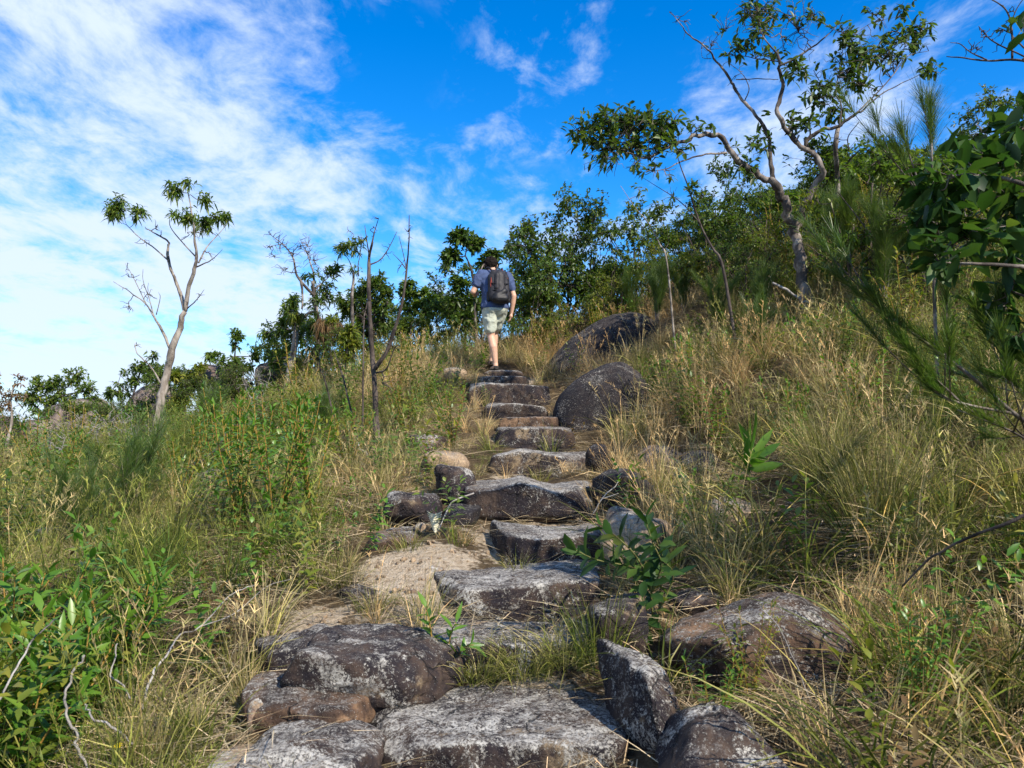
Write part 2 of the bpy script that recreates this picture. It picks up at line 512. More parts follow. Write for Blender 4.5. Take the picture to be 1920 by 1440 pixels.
ST = 'stone steps of the hillside trail'
S = dict(cat='stone step', group=ST, step=True, flat=0.88, p=20, chamfer=9, jitter=0.06, sub=5, cut=(1.12, 1.38))
rock('stone_step', 'wide grey lichen-worn slab forming the lowest step at the bottom edge', x0=672, x1=1186, ytop=1388, ybot=1480, Y=2.47, D=0.52, mat='grey_step_rock', seed=3, rough=0.035,
     shape=front_wave(lambda u: 0.10 * np.sin(u * 2.2 + 0.4) - 0.10 * u), **S)
rock('stone_step', 'thin pale-edged step half hidden by grass and a small green plant', x0=800, x1=1082, ytop=1207, ybot=1290, Y=3.12, D=0.40, mat='grey_step_rock', seed=5, rough=0.015, rz=R(-3),
     shape=front_wave(lambda u: -0.05 * u), **S)
rock('stone_step', 'thick speckled blue-black slab beside the bare sandy patch', x0=812, x1=1140, ytop=1096, ybot=1172, Y=3.58, D=0.62, mat='grey_step_rock', seed=8, rough=0.03, rz=R(5),
     shape=undercut(0.10, front_wave(lambda u: 0.12 * u + 0.06 * np.sin(4 * u))), **S)
rock('stone_step', 'dark step with sagging pale front edge below the big undercut slab', x0=925, x1=1140, ytop=1002, ybot=1062, Y=4.2, D=0.55, mat='step_rock', seed=13, rough=0.015, rz=R(-2),
     shape=front_wave(lambda u: 0.30 * u * u - 0.12), **S)
rock('stone_step', 'big rounded undercut slab with rusty brown front face, middle of the flight', x0=872, x1=1124, ytop=917, ybot=985, Y=5.0, D=0.95, mat='step_rock', seed=21, rough=0.03,
     shape=undercut(0.28, front_wave(lambda u: 0.22 * np.exp(-(u + 0.12) ** 2 / 0.08) - 0.16 * np.exp(-(u - 0.35) ** 2 / 0.12) + 0.05)), **S)
rock('stone_step', 'humped dark step with grass tufts on its right half', x0=920, x1=1112, ytop=856, ybot=905, Y=6.4, D=0.8, mat='step_rock', seed=27, rough=0.03,
     shape=front_wave(lambda u: 0.25 * np.exp(-(u + 0.35) ** 2 / 0.10) - 0.1), **S)
rock('stone_step', 'black step with thin pale rim, grass hanging over its right half', x0=926, x1=1084, ytop=807, ybot=852, Y=7.5, D=0.5, mat='step_rock', seed=33, rough=0.02, **S)
rock('stone_step', 'short low reddish-brown step, the smallest riser of the flight', x0=936, x1=1046, ytop=787, ybot=808, Y=8.0, D=0.5, mat='brown_rock', seed=35, rough=0.015, **S)
rock('stone_step', 'dark slanting step just under the broad upper slab', x0=908, x1=1032, ytop=762, ybot=788, Y=8.55, D=0.9, mat='step_rock', seed=41, rough=0.02,
     shape=front_wave(lambda u: -0.30 * u), **S)
rock('stone_step', 'broad dark upper slab with streaked face and pale right end', x0=876, x1=1030, ytop=724, ybot=762, Y=9.5, D=0.8, mat='step_rock', seed=44, rough=0.025,
     shape=front_wave(lambda u: -0.12 * u), **S)
rock('stone_step', 'flat grey ledge right below the hiker', x0=898, x1=990, ytop=709, ybot=724, Y=10.25, D=0.6, mat='grey_step_rock', seed=47, rough=0.02, **S)
Z_TOP = rock('stone_step', 'topmost thin grey slab that the hiker stands on', x0=906, x1=982, ytop=697, ybot=709, Y=10.8, D=0.9, mat='grey_step_rock', seed=52, rough=0.012, **S)

B = dict(cat='rock')
rock('boulder', 'large black slanting rock with white lichen left of the thin pale step', x0=575, x1=840, ytop=1186, ybot=1335, Y=2.72, D=0.60, mat='lichen_rock', seed=61, sub=5, rough=0.06, rz=R(-14),
     shape=front_wave(lambda u: -0.18 * u * u - 0.10 * u), **B)
rock('boulder', 'brown lichen-blotched rock under the overhanging black rock', x0=488, x1=712, ytop=1282, ybot=1392, Y=2.60, D=0.45, mat='brown_rock', seed=64, sub=5, rough=0.07, p=11, **B)
rock('boulder', 'dark pointed rock leaning against the overhanging black rock', x0=498, x1=622, ytop=1192, ybot=1300, Y=2.95, D=0.38, mat='lichen_rock', seed=66, rough=0.06, rz=R(25),
     shape=front_wave(lambda u: 0.35 * u), **B)
rock('boulder', 'blue-grey white-mottled rock cut off by the bottom edge', x0=470, x1=712, ytop=1386, ybot=1500, Y=2.2, D=0.42, mat='grey_step_rock', seed=69, sub=5, rough=0.07, p=11, **B)
rock('rock', 'small tan stone at the bottom edge near the grass', x0=398, x1=486, ytop=1416, ybot=1470, Y=2.25, D=0.25, mat='tan_rock', seed=70, rough=0.05, **B)
rock('rock', 'pale narrow stone at the left end of the brown lichen-blotched rock', x0=468, x1=520, ytop=1300, ybot=1385, Y=2.62, D=0.2, mat='tan_rock', seed=72, rough=0.06, p=6, **B)
rock('rock', 'low dark stone wedged between the brown rock and the blue-grey rock', x0=540, x1=640, ytop=1355, ybot=1400, Y=2.5, D=0.2, mat='lichen_rock', seed=73, rough=0.06, p=6, **B)
rock('boulder', 'upright squared stone with grey top at the right end of the lowest step', x0=1158, x1=1256, ytop=1236, ybot=1420, Y=2.46, D=0.40, mat='step_rock', seed=75, sub=5, rough=0.04, flat=0.2, p=18, rz=R(22), shape=lambda P, hd: np.stack([P[:, 0] * (1 - 0.25 * P[:, 2] / hd[2]) - 0.10 * P[:, 2], P[:, 1] + 0.25 * P[:, 2], P[:, 2] - 0.35 * P[:, 0]], 1), **B)
rock('boulder', 'dark pointed speckled rock rising from the bottom edge', x0=1205, x1=1470, ytop=1318, ybot=1500, Y=2.15, D=0.4, mat='lichen_rock', seed=78, sub=5, rough=0.06, p=13,
     shape=lambda P, hd: np.stack([P[:, 0] * (1.1 - 0.85 * np.clip(P[:, 2] / hd[2] * 0.5 + 0.5, 0, 1)), P[:, 1] * (1 - 0.4 * np.clip(P[:, 2] / hd[2], 0, 1)), P[:, 2]], 1), **B)
rock('boulder', 'large brown humped boulder with white rim in the grass right of the steps', x0=1240, x1=1588, ytop=1128, ybot=1295, Y=2.78, D=0.42, mat='brown_rock', seed=81, sub=5, rough=0.05, p=13, rz=R(-6),
     shape=front_wave(lambda u: -0.36 + 0.40 * np.exp(-(u - 0.42) ** 2 / 0.20) + 0.1 * np.exp(-(u + 0.95) ** 2 / 0.03)), **B)
rock('boulder', 'dark squat rock behind the upright stone, right of the thin step', x0=1112, x1=1208, ytop=1122, ybot=1230, Y=3.05, D=0.35, mat='lichen_rock', seed=84, rough=0.05, **B)
rock('rock', 'small rounded grey stone tucked behind the large brown boulder', x0=1250, x1=1345, ytop=1108, ybot=1165, Y=3.35, D=0.3, mat='lichen_rock', seed=87, rough=0.05, p=5, **B)
rock('boulder', 'tilted tan and orange rock behind the leafy sapling', x0=1132, x1=1246, ytop=962, ybot=1068, Y=3.95, D=0.42, mat='tan_rock', seed=90, rough=0.05, rz=R(-20),
     shape=front_wave(lambda u: -0.35 * u), **B)
rock('boulder', 'pale-topped overhanging rock left of the big undercut slab', x0=722, x1=830, ytop=924, ybot=990, Y=4.75, D=0.42, mat='lichen_rock', seed=93, rough=0.05, flat=0.5,
     shape=undercut(0.15, lambda P, hd: np.stack([P[:, 0] + np.clip(-P[:, 2], 0, 1) * 0.5, P[:, 1], P[:, 2]], 1)), **B)
rock('boulder', 'rounded lichen-spotted boulder at the left end of the undercut slab', x0=814, x1=900, ytop=868, ybot=950, Y=5.15, D=0.4, mat='lichen_rock', seed=96, rough=0.05, p=5, **B)
rock('rock', 'dark low rock wedged under the left of the undercut slab', x0=826, x1=892, ytop=950, ybot=992, Y=4.75, D=0.35, mat='dark_rock', seed=97, rough=0.06, **B)
rock('boulder', 'dark upright rock at the right end of the undercut slab', x0=1118, x1=1205, ytop=880, ybot=960, Y=4.95, D=0.5, mat='dark_rock', seed=99, rough=0.05, rz=R(20), **B)
rock('boulder', 'black rounded rock right of the humped step', x0=1098, x1=1150, ytop=832, ybot=890, Y=5.9, D=0.4, mat='dark_rock', seed=102, rough=0.05, p=6, **B)
rock('boulder', 'dark rounded boulder in dry grass near the strap-leaf seedling', x0=1262, x1=1358, ytop=846, ybot=915, Y=5.6, D=0.5, mat='dark_rock', seed=105, rough=0.05, p=5, **B)
rock('rock', 'low pale rock behind the dark rounded boulder in dry grass', x0=1190, x1=1296, ytop=834, ybot=895, Y=6.3, D=0.5, mat='far_rock', seed=108, rough=0.05, p=5, **B)
rock('rock', 'low tan rock half buried in grass above the large brown boulder', x0=1318, x1=1424, ytop=938, ybot=1000, Y=4.5, D=0.35, mat='tan_rock', seed=110, rough=0.06, p=6, **B)


def dome(lo, peak, hi):
    """long whaleback: low at its left end, highest at u = peak, leaning back from the path"""
    def f(P, hd):
        u = P[:, 0] / hd[0]
        k = 1 - (1 - lo) * np.clip((peak - u) / (peak + 1), 0, 1.2) ** 1.7 - (1 - hi) * np.clip((u - peak) / (1 - peak), 0, 1.2) ** 2
        up = np.clip(P[:, 2] / hd[2] * 0.5 + 0.5, 0, 1)
        return np.stack([P[:, 0], P[:, 1] + 0.35 * hd[1] * up, -hd[2] + (P[:, 2] + hd[2]) * k], 1)
    return f


rock('boulder', 'smooth black dome boulder right of the upper steps', x0=1030, x1=1230, ytop=652, ybot=795, Y=8.0, D=0.95, mat='dark_rock', seed=115, sub=5, rough=0.035, p=4.2, chamfer=12, cut=(0.95, 1.12), sink=0.5, shape=dome(0.62, 0.3, 0.85), **B)
rock('boulder', 'long black boulder lying higher behind the smooth dome boulder', x0=1026, x1=1280, ytop=552, ybot=665, Y=10.9, D=1.2, mat='dark_rock', seed=117, sub=5, rough=0.04, p=4.2, chamfer=12, cut=(0.92, 1.1), sink=0.6, shape=dome(0.5, 0.5, 0.8), **B)
rock('rock', 'pale pinkish stone in straw grass left of the top slab', x0=832, x1=878, ytop=687, ybot=714, Y=10.3, D=0.35, mat='tan_rock', seed=120, rough=0.05, p=5, **B)
rock('rock', 'reddish flat stone among ferns left of the black step', x0=768, x1=834, ytop=818, ybot=852, Y=6.9, D=0.4, mat='brown_rock', seed=122, rough=0.06, **B)
rock('rock', 'sandy tan stone left of the humped step', x0=792, x1=872, ytop=846, ybot=888, Y=6.1, D=0.45, mat='tan_rock', seed=124, rough=0.06, rz=R(15), **B)
rock('rock', 'crumbling ledge stone above the sandy patch', x0=694, x1=786, ytop=998, ybot=1046, Y=4.35, D=0.35, mat='brown_rock', seed=126, rough=0.07, **B)
rock('rock', 'small white-flecked stone at the lower edge of the sandy patch', x0=640, x1=704, ytop=1100, ybot=1140, Y=3.75, D=0.22, mat='lichen_rock', seed=128, rough=0.06, **B)
rock('rock', 'flat tan stone lying loose on the sandy patch', x0=796, x1=832, ytop=1062, ybot=1077, Y=3.95, D=0.08, mat='tan_rock', seed=129, sub=3, rough=0.05, sink=0.3, **B)
rock('rock', 'tiny tan stone beside the dry curled frond', x0=776, x1=800, ytop=978, ybot=996, Y=4.55, D=0.09, mat='tan_rock', seed=130, sub=3, rough=0.05, p=5, **B)
rock('boulder', 'pale half-buried rock in green grass on the far left slope', x0=68, x1=150, ytop=988, ybot=1045, Y=5.4, D=0.5, mat='lichen_rock', seed=132, rough=0.06, **B)
rock('boulder', 'low grey sloping rock right of the yellow grass tuft', x0=322, x1=440, ytop=884, ybot=950, Y=7.3, D=0.5, mat='far_rock', seed=134, rough=0.05, rz=R(18),
     shape=front_wave(lambda u: 0.4 * u), **B)
FB = dict(cat='boulder', group='boulders along the left skyline', mat='far_rock', rough=0.035, p=5, chamfer=6)
rock('boulder', 'round brown boulder at the far left edge of the skyline', x0=-40, x1=52, ytop=784, ybot=880, Y=17.2, D=1.6, seed=140, **FB)
rock('boulder', 'large round boulder lowest of the left skyline pile', x0=30, x1=140, ytop=778, ybot=880, Y=16.3, D=1.6, seed=141, **FB)
rock('boulder', 'reddish wedge boulder perched on top of the left skyline pile', x0=84, x1=192, ytop=742, ybot=845, Y=17.6, D=1.6, seed=144, **FB)
rock('boulder', 'smaller pointed boulder right of the left skyline pile', x0=136, x1=212, ytop=782, ybot=862, Y=16.0, D=1.2, seed=146, **FB)
rock('boulder', 'dark slanted boulder behind the pale forked tree', x0=250, x1=345, ytop=718, ybot=815, Y=16.5, D=1.6, seed=148, **FB)
rock('boulder', 'tall dark-sided boulder below the small round skyline tree', x0=380, x1=452, ytop=688, ybot=775, Y=15.5, D=1.4, seed=151, **FB)
rock('boulder', 'sunlit pale boulder beside the leaning pale trunk', x0=482, x1=558, ytop=682, ybot=765, Y=15.0, D=1.3, seed=153, **FB)

# ------------------------------------------------------------------ ground, one sheet out to the horizon
for c in [(0, -2, -0.35), (0, 0, 0.0), (0, 1.5, 0.28), (-1.2, 1.5, 0.2), (-3, 1, 0.15), (-6, 0, -0.2), (-2, -3, -0.6), (3, -3, 0.4), (2, 0.5, 0.5),
          (-0.15, 11.4, 2.32), (0, 13, 2.75), (0, 16, 3.35), (0.5, 20, 3.6), (0, 25, 2.6), (0, 33, 0.5),
          (-1.6, 2.6, 0.36), (-3, 4, 0.55), (-2, 4.4, 0.74), (-4, 7, 0.85), (-2, 7, 1.08), (-1.3, 7.6, 1.24), (2.6, 11, 3.2), (-1.62, 13, 2.68), (3.48, 6, 1.95), (-1.0, 8.5, 1.55), (-3, 10, 1.5), (-1.3, 10.5, 2.0), 
          (-5.3, 11.5, 1.22), (-8, 10, 0.85), (-4.5, 14, 1.95), (-7, 14, 1.45), (-12, 13, 0.9), (-9.5, 17, 1.3), (-12, 18, 1.0), (-4.5, 18, 2.0), (-2, 17, 2.8),
          (-4, 24, 1.0), (-10, 25, -0.8), (-18, 20, -0.8), (-16, 30, -4), (-6, 34, -3), (-20, 5, -1.5),
          (-0.55, 3.7, 0.69), (-0.8, 4.2, 0.80), (-0.35, 4.3, 0.85), (-1.3, 3.3, 0.56),
          (1.3, 2.2, 0.42), (2.4, 3, 0.78), (1.6, 4.6, 1.12), (2.0, 6.8, 1.85), (3.5, 9, 2.95), (4, 5, 1.95), (5.5, 8, 3.5), (6.5, 10, 4.4), (5, 13, 4.4), (2.6, 13, 3.5),
          (9, 13, 5.9), (10, 20, 7.0), (5, 19, 5.2), (15, 14, 8.0), (5, 2, 1.6), (8, 5, 3.8), (12, 8, 6.5), (18, 22, 9), (3, 26, 4.0), (8, 30, 5.5), (16, 36, 6), (6, -3, 1.2), (12, -2, 4)]:
    CTRL.append(c)
CT = np.array(CTRL, float)


def _phi(r2):
    return 0.5 * r2 * np.log(r2 + 1e-9)


def _tps():
    n = len(CT)
    d2 = ((CT[:, None, :2] - CT[None, :, :2]) ** 2).sum(2)
    K = _phi(d2) + np.eye(n) * 0.025
    Pm = np.concatenate([np.ones((n, 1)), CT[:, :2]], 1)
    A = np.zeros((n + 3, n + 3))
    A[:n, :n], A[:n, n:], A[n:, :n] = K, Pm, Pm.T
    return np.linalg.solve(A, np.concatenate([CT[:, 2], np.zeros(3)]))


TPS = _tps()


def gz(x, y):
    """height of the ground"""
    x, y = np.atleast_1d(np.asarray(x, float)), np.atleast_1d(np.asarray(y, float))
    xc, yc = np.clip(x, -22, 22), np.clip(y, -6, 38)
    z = np.empty(len(x))
    for a in range(0, len(x), 20000):
        s = slice(a, a + 20000)
        d2 = (xc[s, None] - CT[None, :, 0]) ** 2 + (yc[s, None] - CT[None, :, 1]) ** 2
        z[s] = _phi(d2) @ TPS[:-3] + TPS[-3] + TPS[-2] * xc[s] + TPS[-1] * yc[s]
    q = np.stack([x, y, 0 * x], 1)
    z = z + 0.035 * fbm(q * 1.7, 3, 4) + 0.012 * fbm(q * 9, 2, 8)
    rr = np.hypot(x, y - 12)
    k = np.clip((rr - 26) / 70, 0, 1)
    k = k * k * (3 - 2 * k)
    return z * (1 - k) + k * (-14 + 1.5 * fbm(q * 0.02, 3, 3))


def sand_mask(x, y):
    q = np.stack([x, y, 0 * x], 1)
    d = 0.38 * fbm(q * 3.2, 4, 21)
    e1 = ((x + 0.48) / 0.36) ** 2 + ((y - 3.95) / 0.50) ** 2
    e2 = ((x + 0.80) / 0.32) ** 2 + ((y - 3.5) / 0.28) ** 2
    e3 = ((x + 0.1) / 0.35) ** 2 + ((y - 4.6) / 0.35) ** 2
    m = np.maximum(np.maximum(1.25 - e1, 1.1 - e2), 0.8 - e3) + d
    tread = 0.75 - ((x - 0.08) / 0.42) ** 2 - np.where((y > 2.3) & (y < 11.4), 0, 1) + d * 1.4
    return np.clip(np.maximum(m, tread * 0.75), 0, 1)


def build_ground():
    n = 330
    u = np.linspace(-1, 1, n)
    k = 7.4
    gx = 2.1 * np.sinh(k * u)
    gy = 5.5 + 2.1 * np.sinh(k * u)
    X, Y = np.meshgrid(gx, gy)
    x, y = X.ravel(), Y.ravel()
    z = gz(x, y)
    i = np.arange(n * n).reshape(n, n)
    Q = np.stack([i[:-1, :-1].ravel(), i[:-1, 1:].ravel(), i[1:, 1:].ravel(), i[1:, :-1].ravel()], 1)
    me = mesh_np('ground', np.stack([x, y, z], 1), [Q], M['ground'], True, {'sand': sand_mask(x, y)})
    tag(link('ground', me), 'brown hillside soil with a bare sandy patch', None, None, 'structure')


build_ground()
for name, label, cat, group, mat, P, Fc, loc in ROCKS:
    me = mesh_np(name, P, [Fc], M[mat], True)
    tag(link(name, me, None, loc), label, cat, group)


CLEAR = [(3.1, 8.1, 0.55, 0.55), (1.02, 2.62, 0.36, 0.16), (-0.62, 2.52, 0.34, 0.14), (0.05, 4.78, 0.5, 0.14), (-0.45, 4.62, 0.3, 0.12), (0.1, 2.2, 0.5, 0.35), (0.35, 7.75, 0.3, 0.2), (0.2, 3.42, 0.42, 0.1), (0.15, 4.05, 0.35, 0.1), (0.0, 6.2, 0.3, 0.12)]


def in_foot(x, y, grow=0.0):
    m = np.zeros(len(x), bool)
    for cx, cy, hw, hd, rz in FOOT:
        c, s = math.cos(-rz), math.sin(-rz)
        u = ((x - cx) * c - (y - cy) * s) / (hw * 0.95 + grow)
        v = ((x - cx) * s + (y - cy) * c) / (hd * 0.95 + grow)
        m |= (np.abs(u) ** 3 + np.abs(v) ** 3) < 1
    return m


def in_clear(x, y):
    """trodden or stony spots where nothing tall grows"""
    m = np.zeros(len(x), bool)
    for cx, cy, rx, ry in CLEAR:
        m |= ((x - cx) / rx) ** 2 + ((y - cy) / ry) ** 2 < 1
    return m

# ------------------------------------------------------------------ vegetation helpers
def unit(v):
    v = np.asarray(v, float)
    return v / np.maximum(np.linalg.norm(v, axis=-1, keepdims=True), 1e-9)


def blades(base, dirs, length, width, bend, g, segs=3, v=None, tipw=0.0, rootw=0.8):
    """ribbons that start at base, leave along dirs and bend over by their weight -> V, quads, tris, attrs"""
    n = len(base)
    dirs = unit(dirs)
    hor = unit(np.stack([dirs[:, 0], dirs[:, 1], 0 * dirs[:, 0]], 1) + 1e-6)
    side = unit(np.cross(dirs, np.array([0, 0, 1.0])) + g.normal(0, 0.35, (n, 3)))
    t = np.linspace(0, 1, segs + 1)
    L = np.asarray(length)[:, None]
    b = np.asarray(bend)[:, None]
    P = base[:, None, :] + dirs[:, None, :] * (L * t)[:, :, None] + hor[:, None, :] * (L * b * t ** 2.2 * 0.6)[:, :, None]
    P[:, :, 2] -= L * b * t ** 2.2 * 0.55
    prof = np.interp(t, [0, 0.3, 0.7, 1], [rootw, 1, 0.7, tipw])
    W_ = np.asarray(width)[:, None] * prof[None, :] * 0.5
    A = P - side[:, None, :] * W_[:, :, None]
    B_ = P + side[:, None, :] * W_[:, :, None]
    V = np.concatenate([A, B_], 1).reshape(-1, 3)          # per blade: segs+1 left, segs+1 right
    o = (np.arange(n) * 2 * (segs + 1))[:, None]
    k = np.arange(segs)[None, :]
    Q = np.stack([o + k, o + k + 1, o + segs + 1 + k + 1, o + segs + 1 + k], 2).reshape(-1, 4)
    vv = g.random(n) if v is None else v
    at_v = np.repeat(vv, 2 * (segs + 1))
    at_t = np.tile(np.concatenate([t, t]), n)
    return V, Q, at_v, at_t


def join_blades(parts):
    V, Q, a, b, o = [], [], [], [], 0
    for v, q, av, at_ in parts:
        V.append(v)
        Q.append(q + o)
        a.append(av)
        b.append(at_)
        o += len(v)
    return np.concatenate(V), np.concatenate(Q), np.concatenate(a), np.concatenate(b)


def tuft(name, mat, seed, n, hl, hh, w, spread, lean, bend, segs=3, heads=0, radius=0.05):
    g = np.random.default_rng(seed)
    a = g.uniform(0, 2 * math.pi, n)
    r = radius * np.sqrt(g.random(n))
    base = np.stack([r * np.cos(a), r * np.sin(a), -0.02 + 0 * a], 1)
    ad = a + g.normal(0, 0.6, n)
    tilt = np.abs(g.normal(0, spread, n))
    d = np.stack([np.cos(ad) * np.sin(tilt) + lean[0], np.sin(ad) * np.sin(tilt) + lean[1], np.cos(tilt)], 1)
    L = g.uniform(hl, hh, n) * (1 - 0.25 * tilt)
    parts = [blades(base, d, L, w * g.uniform(0.6, 1.3, n), np.abs(g.normal(bend, 0.25, n)), g, segs)]
    for _ in range(heads):                                  # flowering stalks with a loose spikelet head
        h = g.uniform(hh * 0.95, hh * 1.35)
        aa = g.uniform(0, 6.28)
        dd = unit(np.array([math.cos(aa) * 0.22 + lean[0], math.sin(aa) * 0.22 + lean[1], 1.0]))
        v0 = g.uniform(0.75, 1.0)
        bd = g.uniform(0.05, 0.3)
        s = blades(np.zeros((1, 3)), dd[None], [h], [w * 0.7], [bd], g, 4, v=np.array([v0]), tipw=0.4)
        parts.append(s)
        m = 14
        tt = g.uniform(0.68, 1.0, m)
        hor = unit(np.array([dd[0], dd[1], 0]) + 1e-6)
        pos = dd * (h * tt)[:, None] + hor * (h * bd * tt ** 2.2 * 0.6)[:, None]
        pos[:, 2] -= h * bd * tt ** 2.2 * 0.55
        sd = unit(dd + g.normal(0, 0.35, (m, 3)))
        parts.append(blades(pos, sd, g.uniform(0.025, 0.06, m), np.full(m, w * 1.5), np.full(m, 0.3), g, 1, v=np.full(m, v0), tipw=0.2))
    V, Q, av, at_ = join_blades(parts)
    me = mesh_np(name, V, [Q], mat, False, {'v': av, 't': at_})
    return bpy.data.objects.new(name, me)                   # never linked: only its geometry is used


def scatter(name, label, protos, pts, rot, scl, idx, dry, mat=None):
    """one object of uncountable growth: a point for each tuft, geometry nodes set the tuft meshes on them"""
    me = mesh_np_points(name, pts, rot, scl, idx, dry)
    o = link(name, me)
    tag(o, label, None, None, 'stuff')
    ng = bpy.data.node_groups.new(name + '_nodes', 'GeometryNodeTree')
    ng.interface.new_socket('Geometry', in_out='INPUT', socket_type='NodeSocketGeometry')
    ng.interface.new_socket('Geometry', in_out='OUTPUT', socket_type='NodeSocketGeometry')
    gi, go = ng.nodes.new('NodeGroupInput'), ng.nodes.new('NodeGroupOutput')
    jn = ng.nodes.new('GeometryNodeJoinGeometry')
    for p in reversed(protos):
        oi = ng.nodes.new('GeometryNodeObjectInfo')
        oi.inputs['Object'].default_value = p
        oi.inputs['As Instance'].default_value = False
        g2 = ng.nodes.new('GeometryNodeGeometryToInstance')
        ng.links.new(oi.outputs['Geometry'], g2.inputs[0])
        ng.links.new(g2.outputs[0], jn.inputs[0])
    ip = ng.nodes.new('GeometryNodeInstanceOnPoints')
    ip.inputs['Pick Instance'].default_value = True
    ng.links.new(gi.outputs[0], ip.inputs['Points'])
    ng.links.new(jn.outputs[0], ip.inputs['Instance'])
    for nm, typ, sock in (('idx', 'INT', 'Instance Index'), ('rot', 'FLOAT_VECTOR', 'Rotation'), ('scl', 'FLOAT', 'Scale')):
        na = ng.nodes.new('GeometryNodeInputNamedAttribute')
        na.data_type = typ
        na.inputs['Name'].default_value = nm
        out = [s for s in na.outputs if s.enabled and s.name == 'Attribute'][0]
        ng.links.new(out, ip.inputs[sock])
    ng.links.new(ip.outputs[0], go.inputs[0])
    md = o.modifiers.new('growth', 'NODES')
    md.node_group = ng
    return o


def mesh_np_points(name, pts, rot, scl, idx, dry):
    me = bpy.data.meshes.new(name)
    me.vertices.add(len(pts))
    me.vertices.foreach_set('co', np.asarray(pts, np.float32).ravel())
    for k, t, a in (('rot', 'FLOAT_VECTOR', rot), ('scl', 'FLOAT', scl), ('idx', 'INT', idx), ('dry', 'FLOAT', dry)):
        at_ = me.attributes.new(k, t, 'POINT')
        at_.data.foreach_set('vector' if t == 'FLOAT_VECTOR' else 'value', np.asarray(a, np.int32 if t == 'INT' else np.float32).ravel())
    me.update()
    return me


def field(n, y0, y1, power, g, margin=1.3, wide=0.86):
    """points over the part of the hill the photograph looks across"""
    u = g.random(n)
    y = (y0 ** power + u * (y1 ** power - y0 ** power)) ** (1 / power)
    x = g.uniform(-1, 1, n) * (wide * y + margin)
    return x, y


# ---- grass
g0 = np.random.default_rng(100)
PROTO = [tuft('tall_grass', M['grass'], 200 + i, 46, 0.26, 0.66, 0.0060, 0.34, g0.normal(0, 0.10, 2), 0.45, 3, heads=2 if i % 2 else 0) for i in range(5)]
PROTO += [tuft('short_grass', M['grass'], 220 + i, 54, 0.10, 0.30, 0.0048, 0.55, g0.normal(0, 0.12, 2), 0.5, 2, radius=0.07) for i in range(3)]
PROTO += [tuft('seeding_grass', M['grass'], 230 + i, 28, 0.3, 0.62, 0.0055, 0.3, g0.normal(0, 0.12, 2), 0.3, 3, heads=7) for i in range(2)]
SEDGE = [tuft('sedge', M['sedge'], 240 + i, 34, 0.45, 0.85, 0.0075, 0.42, g0.normal(0, 0.12, 2), 0.75, 5) for i in range(3)]


def straw(name, seed):
    g = np.random.default_rng(seed)
    n = 60
    a = g.uniform(0, 6.28, n)
    base = np.stack([g.normal(0, 0.11, n), g.normal(0, 0.11, n), g.uniform(0.0, 0.05, n)], 1)
    d = np.stack([np.cos(a), np.sin(a), g.uniform(-0.05, 0.25, n)], 1)
    V, Q, av, t = blades(base, d, g.uniform(0.08, 0.34, n), g.uniform(0.002, 0.0045, n), g.uniform(0, 0.3, n), g, 2)
    return bpy.data.objects.new(name, mesh_np(name, V, [Q], M['straw'], False, {'v': av, 't': t}))


STRAW = [straw('straw', 260 + i) for i in range(3)]


def dryness(x, y, g):
    q = np.stack([x, y, 0 * x], 1)
    n = fbm(q * 0.55, 3, 41) * 0.40 + fbm(q * 1.9, 2, 43) * 0.24
    side = np.interp(x / np.maximum(y, 1.5), [-0.6, -0.28, -0.1, 0.05, 0.3, 0.7], [0.30, 0.36, 0.56, 0.70, 0.50, 0.40])
    side = side + 0.36 * np.exp(-((x + 1.05) / 0.42) ** 2 - ((y - 2.8) / 0.75) ** 2) + 0.2 * np.exp(-((x - 1.4) / 0.7) ** 2 - ((y - 2.6) / 0.7) ** 2)
    far = np.interp(y, [3, 9, 14], [-0.04, 0.03, 0.06])
    return np.clip(side + far + n + g.normal(0, 0.10, len(x)), 0.02, 1.0)


